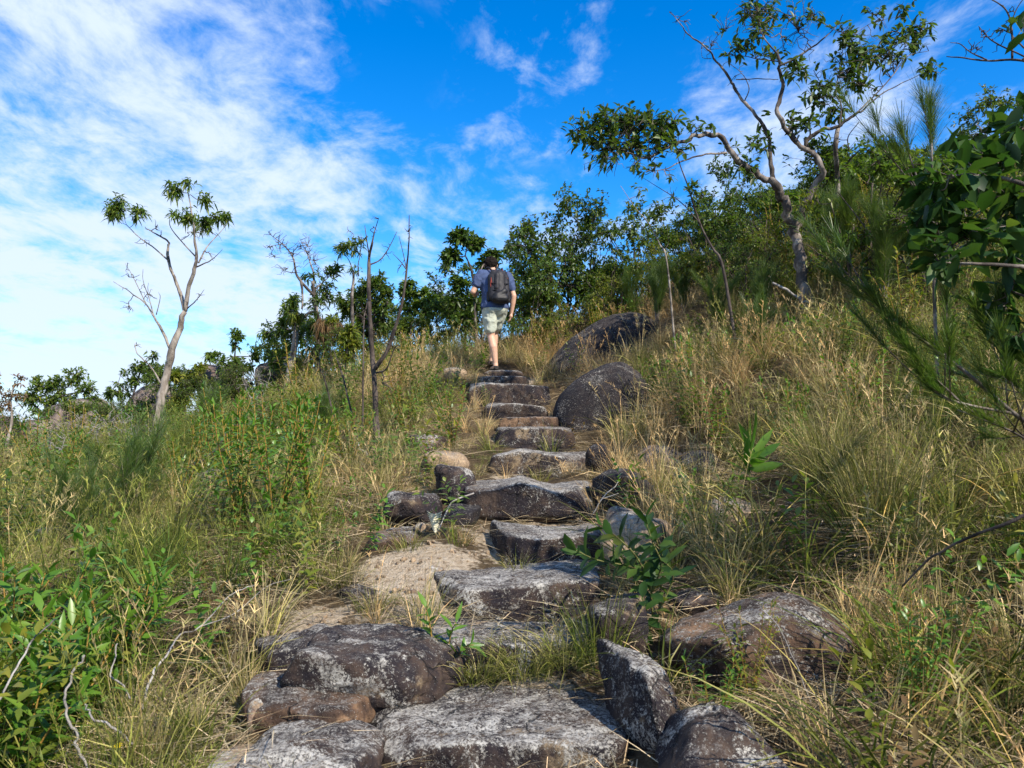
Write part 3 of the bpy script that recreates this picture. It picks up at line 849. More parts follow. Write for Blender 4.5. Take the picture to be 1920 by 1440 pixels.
def grow_grass():
    g = np.random.default_rng(301)
    xs, ys = [], []
    for n, a, b, pw in ((3600, 1.0, 6.0, 1.6), (9000, 5.5, 13.0, 1.8), (6500, 12.5, 27.0, 1.4), (350, -3.0, 1.2, 1.0)):
        if a < 0:
            x, y = g.uniform(-4, 4, n), g.uniform(a, b, n)
        else:
            x, y = field(n, a, b, pw, g)
        xs.append(x)
        ys.append(y)
    x, y = np.concatenate(xs), np.concatenate(ys)
    q = np.stack([x, y, 0 * x], 1)
    s = sand_mask(x, y)
    dens = 0.70 + 0.75 * fbm(q * 1.4, 3, 55)
    keep = (g.random(len(x)) < dens) & (g.random(len(x)) > s * 1.5) & ~in_foot(x, y, 0.035)
    keep &= ~((np.abs(x) < 0.55) & (y < 2.3)) & ~(in_clear(x, y) & (g.random(len(x)) < 0.85))
    x, y = x[keep], y[keep]
    n = len(x)
    s = s[keep]
    idx = g.choice(len(PROTO), n, p=[.13, .13, .13, .13, .10, .09, .09, .08, .06, .06])
    near_path = (np.abs(x - 0.05) < 0.75) & (y < 11)
    idx = np.where(near_path & (g.random(n) < 0.8), g.integers(5, 8, n), idx)
    scl = g.uniform(0.5, 1.35, n) * np.interp(y, [2, 5, 10, 20], [0.66, 0.72, 0.74, 0.82])
    scl *= np.where(near_path, 0.8, 1) * np.where((y > 11.5) & (x < -3.5), 0.55, 1) * np.where((y > 4.6) & (y < 8.5) & (x < -0.6) & (x > -2.6), 0.72, 1)
    rot = np.stack([g.normal(0, 0.12, n), g.normal(0, 0.12, n), g.uniform(0, 6.28, n)], 1)
    z = gz(x, y)
    scatter('grass', 'mixed green and straw-coloured hillside grass', PROTO, np.stack([x, y, z], 1), rot, scl, idx, dryness(x, y, g))
    # sedge with long arching blades, mostly on the right-hand bank
    x, y = field(1150, 1.6, 11.0, 1.6, g)
    q = np.stack([x, y, 0 * x], 1)
    k = (x / y > 0.16) & (fbm(q * 0.8, 2, 77) > -0.15) | ((x / y < -0.15) & (fbm(q * 0.8, 2, 78) > 0.25))
    k &= ~in_foot(x, y, 0.05) & (g.random(len(x)) > sand_mask(x, y) * 2) & ~in_clear(x, y)
    x, y = x[k], y[k]
    n = len(x)
    scatter('sedge_grass', 'arching green and yellow sedge blades', SEDGE, np.stack([x, y, gz(x, y)], 1),
            np.stack([g.normal(0, 0.1, n), g.normal(0, 0.1, n), g.uniform(0, 6.28, n)], 1), g.uniform(0.55, 1.0, n), g.integers(0, 3, n), np.clip(g.normal(0.4, 0.22, n), 0, 1))
    # fallen straw on the soil
    x, y = field(6500, 1.2, 14.0, 1.5, g)
    k = ~in_foot(x, y, 0.0) & ~((np.abs(x - 0.1) < 0.6) & (y > 4.6) & (y < 11.2) & (g.random(len(x)) < 0.75)) & (g.random(len(x)) > sand_mask(x, y) * 1.08)
    x, y = x[k], y[k]
    n = len(x)
    scatter('straw_litter', 'dead straw lying between the tufts', STRAW, np.stack([x, y, gz(x, y) + 0.005], 1),
            np.stack([g.normal(0, 0.1, n), g.normal(0, 0.1, n), g.uniform(0, 6.28, n)], 1), g.uniform(0.7, 1.3, n), g.integers(0, 3, n), g.random(n))


grow_grass()


# ---- tubes: trunks, limbs, sticks
def spline(pts, per=5):
    P = np.asarray(pts, float)
    if len(P) < 3:
        t = np.linspace(0, 1, per + 1)[:, None]
        return P[0] * (1 - t) + P[-1] * t
    Q = np.concatenate([[2 * P[0] - P[1]], P, [2 * P[-1] - P[-2]]])
    out = []
    for i in range(1, len(Q) - 2):
        for t in np.linspace(0, 1, per, endpoint=False):
            a, b, c, d = Q[i - 1:i + 3]
            out.append(0.5 * (2 * b + (c - a) * t + (2 * a - 5 * b + 4 * c - d) * t * t + (3 * b - a - 3 * c + d) * t ** 3))
    out.append(P[-1])
    return np.array(out)


def tubes(paths, sides=6):
    """paths: (points, radii) -> V, quads, tris of round limbs"""
    V, Q, T_, o = [], [], [], 0
    ang = np.linspace(0, 2 * math.pi, sides, endpoint=False)
    ca, sa = np.cos(ang), np.sin(ang)
    kk = np.arange(sides)
    k2 = (kk + 1) % sides
    for P, r in paths:
        P = np.asarray(P, float)
        n = len(P)
        tg = unit(np.gradient(P, axis=0))
        ref = np.array([0.31, 0.87, 0.13]) if abs(tg[0] @ np.array([0.31, 0.87, 0.13])) < 0.85 else np.array([0.9, 0.1, 0.2])
        s = unit(np.cross(tg, ref))
        u = np.cross(s, tg)
        r = np.broadcast_to(np.asarray(r, float), (n,))
        ring = P[:, None, :] + r[:, None, None] * (s[:, None, :] * ca[None, :, None] + u[:, None, :] * sa[None, :, None])
        V.append(ring.reshape(-1, 3))
        for i in range(n - 1):
            a = o + i * sides
            Q.append(np.stack([a + kk, a + k2, a + sides + k2, a + sides + kk], 1))
        e = o + (n - 1) * sides
        for i in range(1, sides - 1):
            T_.append([e, e + i, e + i + 1])
            T_.append([o, o + i + 1, o + i])
        o += n * sides
    return np.concatenate(V), np.concatenate(Q), np.array(T_)


def limb_mesh(name, paths, mat, sides=6, rough=0.0, seed=0):
    V, Q, T_ = tubes(paths, sides)
    if rough:
        V = V + rough * np.stack([fbm(V * 9 + 5 * i, 3, seed + i) for i in range(3)], 1)
    return mesh_np(name, V, [Q, T_], mat, True)


LEAF_SHAPES = {'lance': ([0.0, 0.28, 0.62, 1.0], [0.06, 0.9, 0.75, 0.0]), 'oval': ([0.0, 0.30, 0.68, 1.0], [0.05, 0.92, 0.95, 0.0]), 'strap': ([0.0, 0.2, 0.7, 1.0], [0.35, 1.0, 0.9, 0.0])}


def leaf_arrays(pos, axis, nrm, length, width, g, shape='lance', droop=0.25, fold=0.25, v=None):
    """each leaf: a folded, drooping blade of eight triangles -> V, quads, tris, attr"""
    n = len(pos)
    axis = unit(axis)
    side = unit(np.cross(axis, nrm))
    nn = np.cross(side, axis)
    ts, ws = LEAF_SHAPES[shape]
    L, W_ = np.asarray(length)[:, None], np.asarray(width)[:, None]
    dr = np.asarray(droop) * np.ones(n)
    V = np.zeros((n, 10, 3))

    def put(k, t, w, lift):
        p = pos + axis * (L * t) + side * (W_ * 0.5 * w) + nn * (W_ * lift)
        p[:, 2] -= (L[:, 0] * dr * t * t)
        V[:, k] = p
    put(0, 0, 0, 0)
    put(1, ts[1], -ws[1], fold * ws[1] * 0.5)
    put(2, ts[1], 0, 0)
    put(3, ts[1], ws[1], fold * ws[1] * 0.5)
    put(4, ts[2], -ws[2], fold * ws[2] * 0.5)
    put(5, ts[2], 0, 0)
    put(6, ts[2], ws[2], fold * ws[2] * 0.5)
    put(7, 1.0, 0, 0)
    put(8, 0, -0.12, 0)
    put(9, 0, 0.12, 0)
    o = (np.arange(n) * 10)[:, None]
    Tq = np.array([[8, 2, 1], [9, 3, 2], [8, 9, 2], [4, 5, 7], [5, 6, 7]])
    Qq = np.array([[1, 2, 5, 4], [2, 3, 6, 5]])
    Ti = (o[:, :, None] + Tq[None]).reshape(-1, 3)
    Qi = (o[:, :, None] + Qq[None]).reshape(-1, 4)
    vv = g.random(n) if v is None else v
    return V.reshape(-1, 3), Qi, Ti, np.repeat(vv, 10)


def leaf_mesh(name, mat, *a, **k):
    V, Q, T_, v = leaf_arrays(*a, **k)
    return mesh_np(name, V, [Q, T_], mat, False, {'v': v})


LEAF_DATA = {}


def leaf_objects(parent, mat, pos, axis, nrm, length, width, g, shape, droop, limit=300):
    """broad leaves one can pick apart: each a small object that shares one of six leaf meshes"""
    key = (mat, shape)
    if key not in LEAF_DATA:
        LEAF_DATA[key] = []
        for i in range(6):
            gg = np.random.default_rng(900 + i)
            V, Q, T_, v = leaf_arrays(np.zeros((1, 3)), np.array([[0, 1.0, 0]]), np.array([[0, 0, 1.0]]), [1.0], [1.0], gg, shape, 0.0, 0.35, np.array([(i + 0.5) / 6.3]))
            V[:, 2] -= (0.12 + 0.06 * i) * V[:, 1] ** 2
            V[:, 0] += 0.10 * math.sin(i * 2.1) * V[:, 1] ** 2
            LEAF_DATA[key].append(mesh_np('leaf', V, [Q, T_], M[mat], True, {'v': v}))
    n = len(pos)
    axis = unit(axis)
    side = unit(np.cross(axis, nrm))
    nn = np.cross(side, axis)
    pick = g.integers(0, 6, n)
    for i in range(min(n, limit)):
        o = bpy.data.objects.new('leaf', LEAF_DATA[key][pick[i]])
        COL.objects.link(o)
        o.parent = parent
        L, w = float(length[i]), float(width[i])
        o.matrix_local = Matrix(((side[i, 0] * w, axis[i, 0] * L, nn[i, 0] * w, pos[i, 0]), (side[i, 1] * w, axis[i, 1] * L, nn[i, 1] * w, pos[i, 1]),
                                 (side[i, 2] * w, axis[i, 2] * L, nn[i, 2] * w, pos[i, 2]), (0, 0, 0, 1)))
    if n > limit:
        s = slice(limit, n)
        me = leaf_mesh('foliage', M[mat], pos[s], axis[s], nrm[s], length[s], width[s], g, shape, droop)
        tag(link('foliage', me, parent), kind='stuff')


def jitter_path(a, b, g, wob=0.12, n=4, sag=0.0):
    t = np.linspace(0, 1, n)[:, None]
    P = a * (1 - t) + b * t
    L = np.linalg.norm(b - a)
    P[1:-1] += g.normal(0, wob * L, (n - 2, 3))
    P[:, 2] -= sag * L * (t[:, 0] * (1 - t[:, 0])) * 4
    return P


def tree_parts(root, base, limbs, blobs, g, bark, leafmat, leaf=(0.09, 0.03), shape='lance', droop=0.3, per=8, bough_r=0.008, twig_r=0.0035, objs=False,
               twigmat=None, thin=0.72, puff=1.2, tight=0.4, kink=0.0, names=('trunk', 'branch'), sides=8, rough=0.006, upw=0.25, clump=0.10):
    """limbs: (points, r0, r1); blobs: (centre, radii, twigs, leafy 0..1). Grows boughs and twigs from the nearest limb into each blob."""
    base = np.asarray(base, float)
    nodes = []
    for i, (pts, r0, r1) in enumerate(limbs):
        P = spline(pts, 5)
        n = len(P)
        k = np.linspace(0, 1, n)
        if kink:
            P[1:-1] += kink * r0 * np.stack([fbm(np.stack([k * n * 0.55, 0 * k + i, 0 * k + 7 * j], 1), 3, 11) for j in range(3)], 1)[1:-1]
        r = (r0 * (1 - k) + r1 * k) * thin
        if i == 0:
            r = r * (1 + 0.5 * np.exp(-k * n * 0.45))
        nodes.append(np.concatenate([P, r[:, None]], 1))
        me = limb_mesh(names[0] if i == 0 else names[1], [(P - base, r * (1 + 0.04 * g.normal(0, 1, n)))], M[bark], sides, min(rough, r0 * 0.15), i)
        link(names[0] if i == 0 else names[1], me, root)
    N = np.concatenate(nodes)
    twigs, lp, la, = [], [], []
    for c, rad, cnt, leafy in blobs:
        c, rad = np.asarray(c, float), np.asarray(rad, float) * puff
        far = np.linalg.norm(N[:, :3] - c, axis=1)
        j = int(np.argmin(far + 0.15 * np.maximum(0, N[:, 2] - c[2])))
        B_ = jitter_path(N[j, :3], c, g, 0.10, 5)
        rb = min(N[j, 3] * 0.8, bough_r * (1 + 2.0 * far[j]))
        Bs = spline(B_, 3)
        twigs.append((Bs - base, np.linspace(rb, twig_r * 1.2, len(Bs))))
        src = np.concatenate([Bs[len(Bs) // 3:], N[far < max(rad) * 1.1][:, :3]]) if (far < max(rad) * 1.1).any() else Bs[len(Bs) // 3:]
        for _ in range(cnt):
            q = g.normal(0, 1, 3)
            q = q / np.linalg.norm(q) * g.random() ** 0.45
            tip = c + q * rad
            a = src[int(np.argmin(np.linalg.norm(src - tip, axis=1) * (1 + 0.3 * g.random(len(src)))))]
            P = jitter_path(a, tip, g, 0.11, 4, -0.06)
            twigs.append((P - base, np.linspace(twig_r * 1.3, twig_r * 0.45, len(P))))
            if g.random() < leafy:
                d = unit(P[-1] - P[-2])
                m = max(2, int(per * g.uniform(0.6, 1.4)))
                if g.random() < tight:
                    tt = g.random(m) ** 1.6 * clump * 1.6
                    lp.append(P[-1] - d * tt[:, None] + g.normal(0, clump * 0.12, (m, 3)))
                else:                                       # strung out along the twig
                    f = g.uniform(0.25, 1.0, m) * (len(P) - 1)
                    fi = np.minimum(f.astype(int), len(P) - 2)
                    ff = (f - fi)[:, None]
                    lp.append(P[fi] * (1 - ff) + P[fi + 1] * ff + g.normal(0, 0.008, (m, 3)))
                la.append(d * 0.7 + g.normal(0, 0.75, (m, 3)) + np.array([0, 0, upw]))
    big = [t for t in twigs if t[1][0] > 0.008]
    small = [t for t in twigs if t[1][0] <= 0.008]
    if small:
        tag(link('twigs', limb_mesh('twigs', small, M[twigmat or bark], 3), root), kind='stuff')
    for t in big:
        link('bough', limb_mesh('bough', [t], M[twigmat or bark], 5), root)
    if lp:
        pos, ax = np.concatenate(lp) - base, np.concatenate(la)
        n = len(pos)
        nrm = unit(np.array([0, 0, 1.0]) + g.normal(0, 0.45, (n, 3)))
        L = leaf[0] * (1 if objs else 0.82) * g.uniform(0.6, 1.25, n)
        Wd = leaf[1] * (1 if objs else 0.85) * g.uniform(0.75, 1.2, n)
        if objs:
            order = g.permutation(n)
            leaf_objects(root, leafmat, pos[order], ax[order], nrm[order], L, Wd, g, shape, droop)
        else:
            tag(link('crown', leaf_mesh('crown', M[leafmat], pos, ax, nrm, L, Wd, g, shape, droop), root), kind='stuff')
    return root


def px_tree(name, label, cat, Y, limbs, blobs, bark, leafmat, seed, group=None, depth=1.0, **kw):
    """a tree read off the photograph: limbs are pixel polylines with a drift in depth, given real thickness in metres"""
    g = np.random.default_rng(seed)
    L3 = []
    for i, (pts, r0, r1, d0, d1) in enumerate(limbs):
        k = np.linspace(0, 1, len(pts))
        P = np.array([at(p[0], p[1], Y + d0 * (1 - t) + d1 * t + (g.normal(0, 0.05) if 0 < t else 0)) for p, t in zip(pts, k)])
        if i == 0:
            z = gz(P[0, 0], P[0, 1])[0]
            P[0, 2] = min(P[0, 2], z - 0.03) if P[0, 2] < z + 0.5 else z - 0.05
            base = np.array([P[0, 0], P[0, 1], z])
        L3.append((P, r0, r1))
    m = Y / FPX
    B3 = [(at(bx, by, Y + dd), (rx * m, (rx + ry) * 0.5 * m * depth, ry * m), cnt, lf) for bx, by, rx, ry, cnt, dd, lf in blobs]
    root = empty(name, base, label, cat, group)
    return tree_parts(root, base, L3, B3, g, bark, leafmat, **kw)

# ------------------------------------------------------------------ trees
def zp(ox, oy, k, pts):
    return [(ox + x * k, oy + y * k) for x, y in pts]


def z1(*p):
    return zp(180, 310, 0.389, p)


def z8(*p):
    return zp(1040, 0, 0.4583, p)


def zm(*p):
    return zp(460, 420, 0.2083, p)


def zb(fn, rows):
    return [(*fn((bx, by))[0], rx, ry, n, d, lf) for bx, by, rx, ry, n, d, lf in rows]


# the pale forked tree on the left slope
px_tree('forked_tree', 'pale slender forked tree with leaf tufts at its tips, standing on the left slope', 'tree', 11.6,
        [(z1((290, 1320), (300, 1200), (320, 1090), (345, 990), (370, 880), (402, 780), (430, 705)), 0.12, 0.062, 0, 0),
         (z1((430, 705), (412, 640), (392, 575), (352, 480), (345, 400), (350, 370), (300, 335), (240, 305)), 0.05, 0.014, 0, 0.3),
         (z1((430, 705), (445, 600), (474, 500), (486, 440), (475, 350), (466, 250), (442, 130)), 0.055, 0.012, 0, -0.3),
         (z1((345, 455), (270, 390), (205, 345), (150, 290)), 0.020, 0.008, 0.2, 0.5),
         (z1((480, 440), (420, 375), (360, 300), (355, 255)), 0.018, 0.006, -0.1, -0.4),
         (z1((486, 490), (540, 465), (575, 440), (612, 400)), 0.02, 0.004, -0.1, -0.4),
         (z1((495, 470), (530, 400), (582, 340), (640, 275)), 0.02, 0.006, -0.1, 0.3),
         (z1((440, 690), (488, 645), (522, 598)), 0.016, 0.004, 0, -0.3),
         (z1((355, 880), (320, 800), (282, 735), (240, 668), (165, 612), (85, 560)), 0.036, 0.006, 0, 0.5),
         (z1((282, 735), (255, 640), (228, 560), (226, 500)), 0.014, 0.004, 0.2, 0.1),
         (z1((240, 668), (190, 560), (140, 470)), 0.013, 0.004, 0.3, 0.5),
         (z1((290, 720), (310, 640), (300, 610)), 0.012, 0.003, 0.2, 0),
         (z1((318, 1060), (270, 980), (222, 930), (195, 900), (188, 858)), 0.022, 0.006, 0, -0.2)],
        zb(z1, [(100, 190, 22, 20, 34, 0.3, 1), (85, 240, 18, 12, 18, 0.4, 1), (205, 225, 18, 15, 24, 0.4, 1), (375, 120, 18, 14, 26, -0.3, 1), (440, 85, 14, 8, 10, -0.3, 0.8),
                (525, 170, 15, 18, 20, -0.1, 0.95), (440, 245, 14, 12, 18, -0.3, 1), (380, 235, 9, 8, 9, -0.4, 1), (520, 285, 20, 18, 30, 0.1, 1), (620, 245, 13, 10, 16, 0.3, 1),
                (570, 250, 14, 10, 12, 0.2, 0.9), (470, 320, 24, 26, 10, 0, 0.1), (160, 540, 26, 28, 12, 0.4, 0), (250, 620, 26, 26, 12, 0.3, 0), (160, 680, 22, 16, 10, 0.4, 0),
                (540, 420, 20, 18, 8, 0, 0), (290, 300, 22, 20, 10, 0.3, 0.05), (190, 870, 10, 12, 5, -0.1, 0), (240, 370, 20, 14, 6, 0.3, 0), (500, 630, 12, 12, 5, -0.2, 0)]),
        'bark_pale', 'leaf_mid', 401, leaf=(0.14, 0.032), droop=0.5, per=9, tight=0.75, thin=0.62, kink=0.12, puff=1.1, twigmat='bark_grey', twig_r=0.005)
# charred leaning stub beside it
px_tree('burnt_stump', 'charred leaning stub at the foot of the pale forked tree', 'stump', 11.3,
        [(z1((190, 1420), (225, 1340), (255, 1260), (280, 1150)), 0.085, 0.05, 0, 0.1)], [], 'bark_burnt', 'leaf_mid', 402)
# bare grey tree and the green one around it, left of centre
px_tree('bare_tree', 'tall bare grey tree with fine dead twigs against the sky, centre left', 'tree', 13.0,
        [(zm((640, 1420), (650, 1130), (655, 900), (640, 770), (618, 640), (608, 520)), 0.06, 0.035, 0, 0),
         (zm((620, 650), (530, 550), (460, 450), (430, 310), (380, 230), (310, 160), (210, 80)), 0.035, 0.006, 0, -0.4),
         (zm((612, 540), (615, 450), (575, 320), (530, 210), (490, 130)), 0.025, 0.005, 0, 0.4),
         (zm((620, 600), (680, 540), (760, 470)), 0.02, 0.008, 0, 0.3),
         (zm((450, 440), (380, 430), (330, 400)), 0.012, 0.004, -0.3, -0.5),
         (zm((330, 180), (250, 195), (170, 215)), 0.010, 0.003, -0.4, -0.6),
         (zm((500, 520), (515, 640), (510, 760)), 0.03, 0.02, -0.2, -0.2)],
        zb(zm, [(300, 170, 26, 24, 24, -0.4, 0), (420, 260, 26, 28, 24, -0.3, 0), (560, 190, 22, 24, 24, 0.3, 0), (620, 330, 22, 28, 22, 0.3, 0), (380, 400, 26, 16, 18, -0.3, 0),
                (210, 200, 16, 12, 10, -0.5, 0), (490, 200, 14, 22, 12, 0.1, 0), (700, 420, 20, 18, 14, 0.2, 0), (260, 300, 16, 12, 8, -0.4, 0),
                (760, 440, 22, 14, 22, 0.3, 1), (820, 400, 12, 12, 14, 0.4, 1), (560, 470, 18, 8, 12, 0.0, 0.9), (700, 650, 26, 22, 40, 0.2, 1), (760, 570, 22, 18, 20, 0.2, 0.9),
                (640, 720, 18, 16, 24, 0, 1), (600, 1130, 20, 22, 26, 0, 0.9)]),
        'bark_grey', 'leaf_dark', 405, leaf=(0.12, 0.035), per=7, twig_r=0.005, twigmat='bark_grey')
px_tree('leaning_tree', 'small green tree with a pale curved trunk beside the sunlit boulder', 'tree', 13.6,
        [(zm((385, 1440), (415, 1250), (440, 1120), (452, 980), (470, 900), (560, 810), (640, 780)), 0.10, 0.03, 0, 0),
         (zm((452, 980), (430, 860), (420, 720), (440, 660)), 0.05, 0.015, 0, 0.2),
         (zm((470, 1420), (530, 1270), (590, 1180), (650, 1100), (700, 1060)), 0.07, 0.03, 0, 0.3)],
        zb(zm, [(430, 690, 14, 14, 30, 0.1, 1), (390, 780, 22, 18, 44, 0.1, 1), (350, 870, 18, 18, 36, 0.1, 1), (200, 990, 18, 13, 30, 0.3, 1), (320, 960, 16, 16, 26, 0.1, 1), (380, 1080, 18, 22, 34, 0.1, 1),
                (520, 1000, 16, 22, 26, 0.1, 1), (230, 1170, 16, 14, 18, 0.3, 0.9), (270, 1260, 14, 12, 18, 0.3, 1), (340, 1150, 14, 14, 18, 0.2, 1)]),
        'bark_pale', 'leaf_mid', 408, leaf=(0.13, 0.035), per=8, droop=0.5, twig_r=0.005)
px_tree('mistletoe_clump', 'yellow hanging leaf clump on the pale curved trunk', 'plant', 13.3,
        [(zm((455, 975), (450, 900), (440, 820)), 0.02, 0.01, 0, 0)],
        zb(zm, [(440, 850, 9, 13, 30, 0, 1), (500, 830, 11, 7, 18, 0, 1)]), 'bark_grey', 'leaf_yellow', 409, leaf=(0.12, 0.03), per=7, droop=0.9)
px_tree('dead_frond_clump', 'drooping brown dead foliage hanging beside the bare grey tree', 'plant', 12.6,
        [(zm((800, 1420), (770, 1180), (720, 1000), (680, 850)), 0.03, 0.012, 0, 0)],
        zb(zm, [(690, 930, 10, 24, 46, 0, 1), (800, 920, 14, 14, 24, 0.1, 1)]), 'bark_dark', 'leaf_brown', 410, leaf=(0.16, 0.02), per=8, droop=1.2, upw=-0.5)
px_tree('yellow_shrub', 'yellow-green leafy shrub in front of the dark crown, centre left', 'shrub', 11.6,
        [(zm((900, 1440), (905, 1250), (920, 1100), (930, 950)), 0.025, 0.01, 0, 0)],
        zb(zm, [(940, 950, 18, 12, 30, 0, 1), (900, 1040, 16, 14, 36, 0, 1), (960, 1080, 18, 18, 36, 0, 1), (900, 1180, 18, 16, 30, 0, 1), (780, 860, 12, 8, 14, 0.3, 1)]),
        'bark_dark', 'leaf_yellow', 411, leaf=(0.11, 0.03), per=8)
px_tree('slim_tree', 'slim tree with one leaf tuft standing above the dark bushy crown', 'tree', 13.0,
        [(zm((960, 1400), (965, 1000), (960, 640), (972, 500), (970, 410)), 0.05, 0.02, 0, 0),
         (zm((970, 420), (935, 330), (900, 280)), 0.015, 0.006, 0, 0.1),
         (zm((1020, 470), (1015, 380), (1030, 290), (1050, 170)), 0.015, 0.005, 0, -0.1)],
        zb(zm, [(870, 220, 13, 15, 32, 0.1, 1), (950, 180, 14, 18, 28, 0, 0.9), (1040, 150, 12, 12, 18, -0.1, 0.8), (990, 250, 10, 8, 12, 0, 0.8), (930, 60, 6, 14, 5, 0, 0), (980, 420, 9, 8, 9, 0, 0.9)]),
        'bark_grey', 'leaf_mid', 413, leaf=(0.12, 0.03), per=7, droop=0.5, twig_r=0.005)
px_tree('bushy_tree', 'dense dark bushy tree behind the thin dark sapling trunks', 'tree', 14.0,
        [(zm((1110, 1430), (1130, 1150), (1150, 900), (1170, 700)), 0.09, 0.04, 0, 0), (zm((1140, 1000), (1050, 850), (980, 750)), 0.04, 0.015, 0, 0.3),
         (zm((1150, 950), (1240, 820), (1280, 700)), 0.04, 0.015, 0, -0.3)],
        zb(zm, [(1190, 520, 24, 18, 70, 0, 1), (1090, 580, 20, 16, 50, 0.2, 1), (1010, 640, 18, 14, 40, 0.3, 1), (1260, 620, 18, 18, 50, -0.1, 1), (1080, 720, 30, 22, 80, 0.2, 1), (1230, 770, 26, 22, 80, 0, 1),
                (900, 770, 18, 16, 50, 0.3, 1), (1240, 920, 22, 18, 60, 0, 1), (1060, 880, 20, 18, 40, 0.2, 1), (850, 690, 16, 14, 24, 0.3, 0.9)]),
        'bark_dark', 'leaf_dark', 416, leaf=(0.12, 0.042), per=9, depth=1.3)
px_tree('round_tree', 'small tree with layered crown left of the hiker, sky showing beneath', 'tree', 14.5,
        [(zm((1600, 1330), (1595, 1100), (1592, 940), (1600, 810), (1590, 700)), 0.055, 0.025, 0, 0), (zm((1595, 840), (1520, 740), (1460, 640)), 0.025, 0.01, 0, 0.2), (zm((1600, 820), (1660, 740), (1710, 680)), 0.022, 0.01, 0, -0.2)],
        zb(zm, [(1480, 540, 14, 9, 30, 0.1, 1), (1430, 600, 12, 9, 24, 0.2, 1), (1510, 640, 16, 10, 34, 0.1, 1), (1620, 610, 14, 8, 26, 0, 1), (1680, 680, 16, 10, 34, -0.2, 1), (1570, 720, 16, 10, 30, 0, 1),
                (1490, 780, 14, 10, 24, 0.1, 1), (1660, 800, 10, 8, 14, -0.1, 1), (1430, 720, 10, 10, 16, 0.2, 1)]),
        'bark_dark', 'leaf_mid', 419, leaf=(0.12, 0.045), per=9, shape='oval')
# thin dark double-stemmed sapling in front
px_tree('dead_sapling', 'thin dark two-stemmed dead sapling in the slope grass left of the steps', 'tree', 7.6,
        [(z1((1365, 1400), (1350, 1250), (1345, 1100), (1330, 900), (1318, 700), (1315, 520), (1318, 440), (1332, 370)), 0.036, 0.012, 0, 0.1),
         (z1((1345, 980), (1400, 900), (1440, 790), (1470, 680), (1490, 570), (1500, 470), (1508, 370), (1510, 240)), 0.022, 0.004, 0, -0.3),
         (z1((1318, 480), (1370, 455), (1410, 400), (1450, 320)), 0.008, 0.003, 0.1, 0.3),
         (z1((1332, 370), (1345, 310), (1362, 255)), 0.008, 0.003, 0.1, 0.2),
         (z1((1318, 440), (1305, 360), (1296, 290)), 0.007, 0.003, 0.1, -0.1),
         (z1((1495, 500), (1465, 460), (1430, 425)), 0.006, 0.002, -0.3, -0.4),
         (z1((1350, 1000), (1400, 980), (1440, 880), (1468, 870)), 0.010, 0.003, 0, -0.2),
         (z1((1495, 490), (1475, 400), (1460, 340)), 0.005, 0.002, -0.3, -0.2)],
        zb(z1, [(1340, 300, 10, 20, 9, 0.1, 0), (1505, 320, 10, 26, 10, -0.3, 0), (1400, 420, 22, 22, 8, 0.2, 0), (1470, 480, 14, 18, 7, -0.3, 0), (1290, 740, 24, 30, 14, 0, 0), (1400, 860, 30, 30, 14, -0.1, 0),
                (1380, 1050, 26, 26, 12, -0.1, 0)]),
        'bark_dark', 'leaf_dark', 422, sides=6, rough=0.003, twig_r=0.0032, thin=1.05)
for i, (pts, lab) in enumerate([
        (((1275, 1250), (1200, 1060), (1170, 960), (1130, 850)), 'dark leaning stick stem left of the two-stemmed dead sapling'),
        (((1180, 1200), (1110, 1060), (1080, 980), (1075, 900)), 'outermost of the dark leaning stick stems left of the dead sapling'),
        (((1290, 880), (1290, 800), (1300, 700), (1310, 640)), 'short crooked dead stem beside the two-stemmed dead sapling')]):
    px_tree('bare_shoot', lab, 'stick', 8.0 + 0.2 * i, [(z1(*pts), 0.014, 0.005, 0, 0.2)], zb(z1, [(*pts[2], 16, 20, 8, 0, 0)]), 'bark_dark', 'leaf_dark', 424 + i, group='dead stems beside the sapling', sides=5, rough=0.002, twig_r=0.0028)

# tree just left of the hiker
px_tree('crooked_tree', 'dark-leaved crooked little tree right beside the left shoulder of the hiker', 'tree', 13.2,
        [([(897, 700), (893, 640), (890, 585), (888, 530), (882, 500), (872, 480)], 0.05, 0.02, 0, 0), ([(888, 535), (902, 505), (912, 485), (918, 470)], 0.02, 0.008, 0, 0.2)],
        [(865, 445, 26, 14, 70, 0, 1), (845, 478, 18, 16, 50, 0, 1), (890, 458, 20, 14, 44, 0, 1), (915, 490, 22, 14, 44, 0.2, 1), (925, 478, 14, 10, 24, 0.2, 1), (862, 530, 22, 16, 44, 0, 1), (850, 560, 12, 14, 20, 0, 0.9),
         (885, 565, 20, 20, 40, 0.1, 1), (868, 600, 22, 14, 34, 0, 1)],
        'bark_grey', 'leaf_dark', 430, leaf=(0.13, 0.05), per=8, shape='oval')

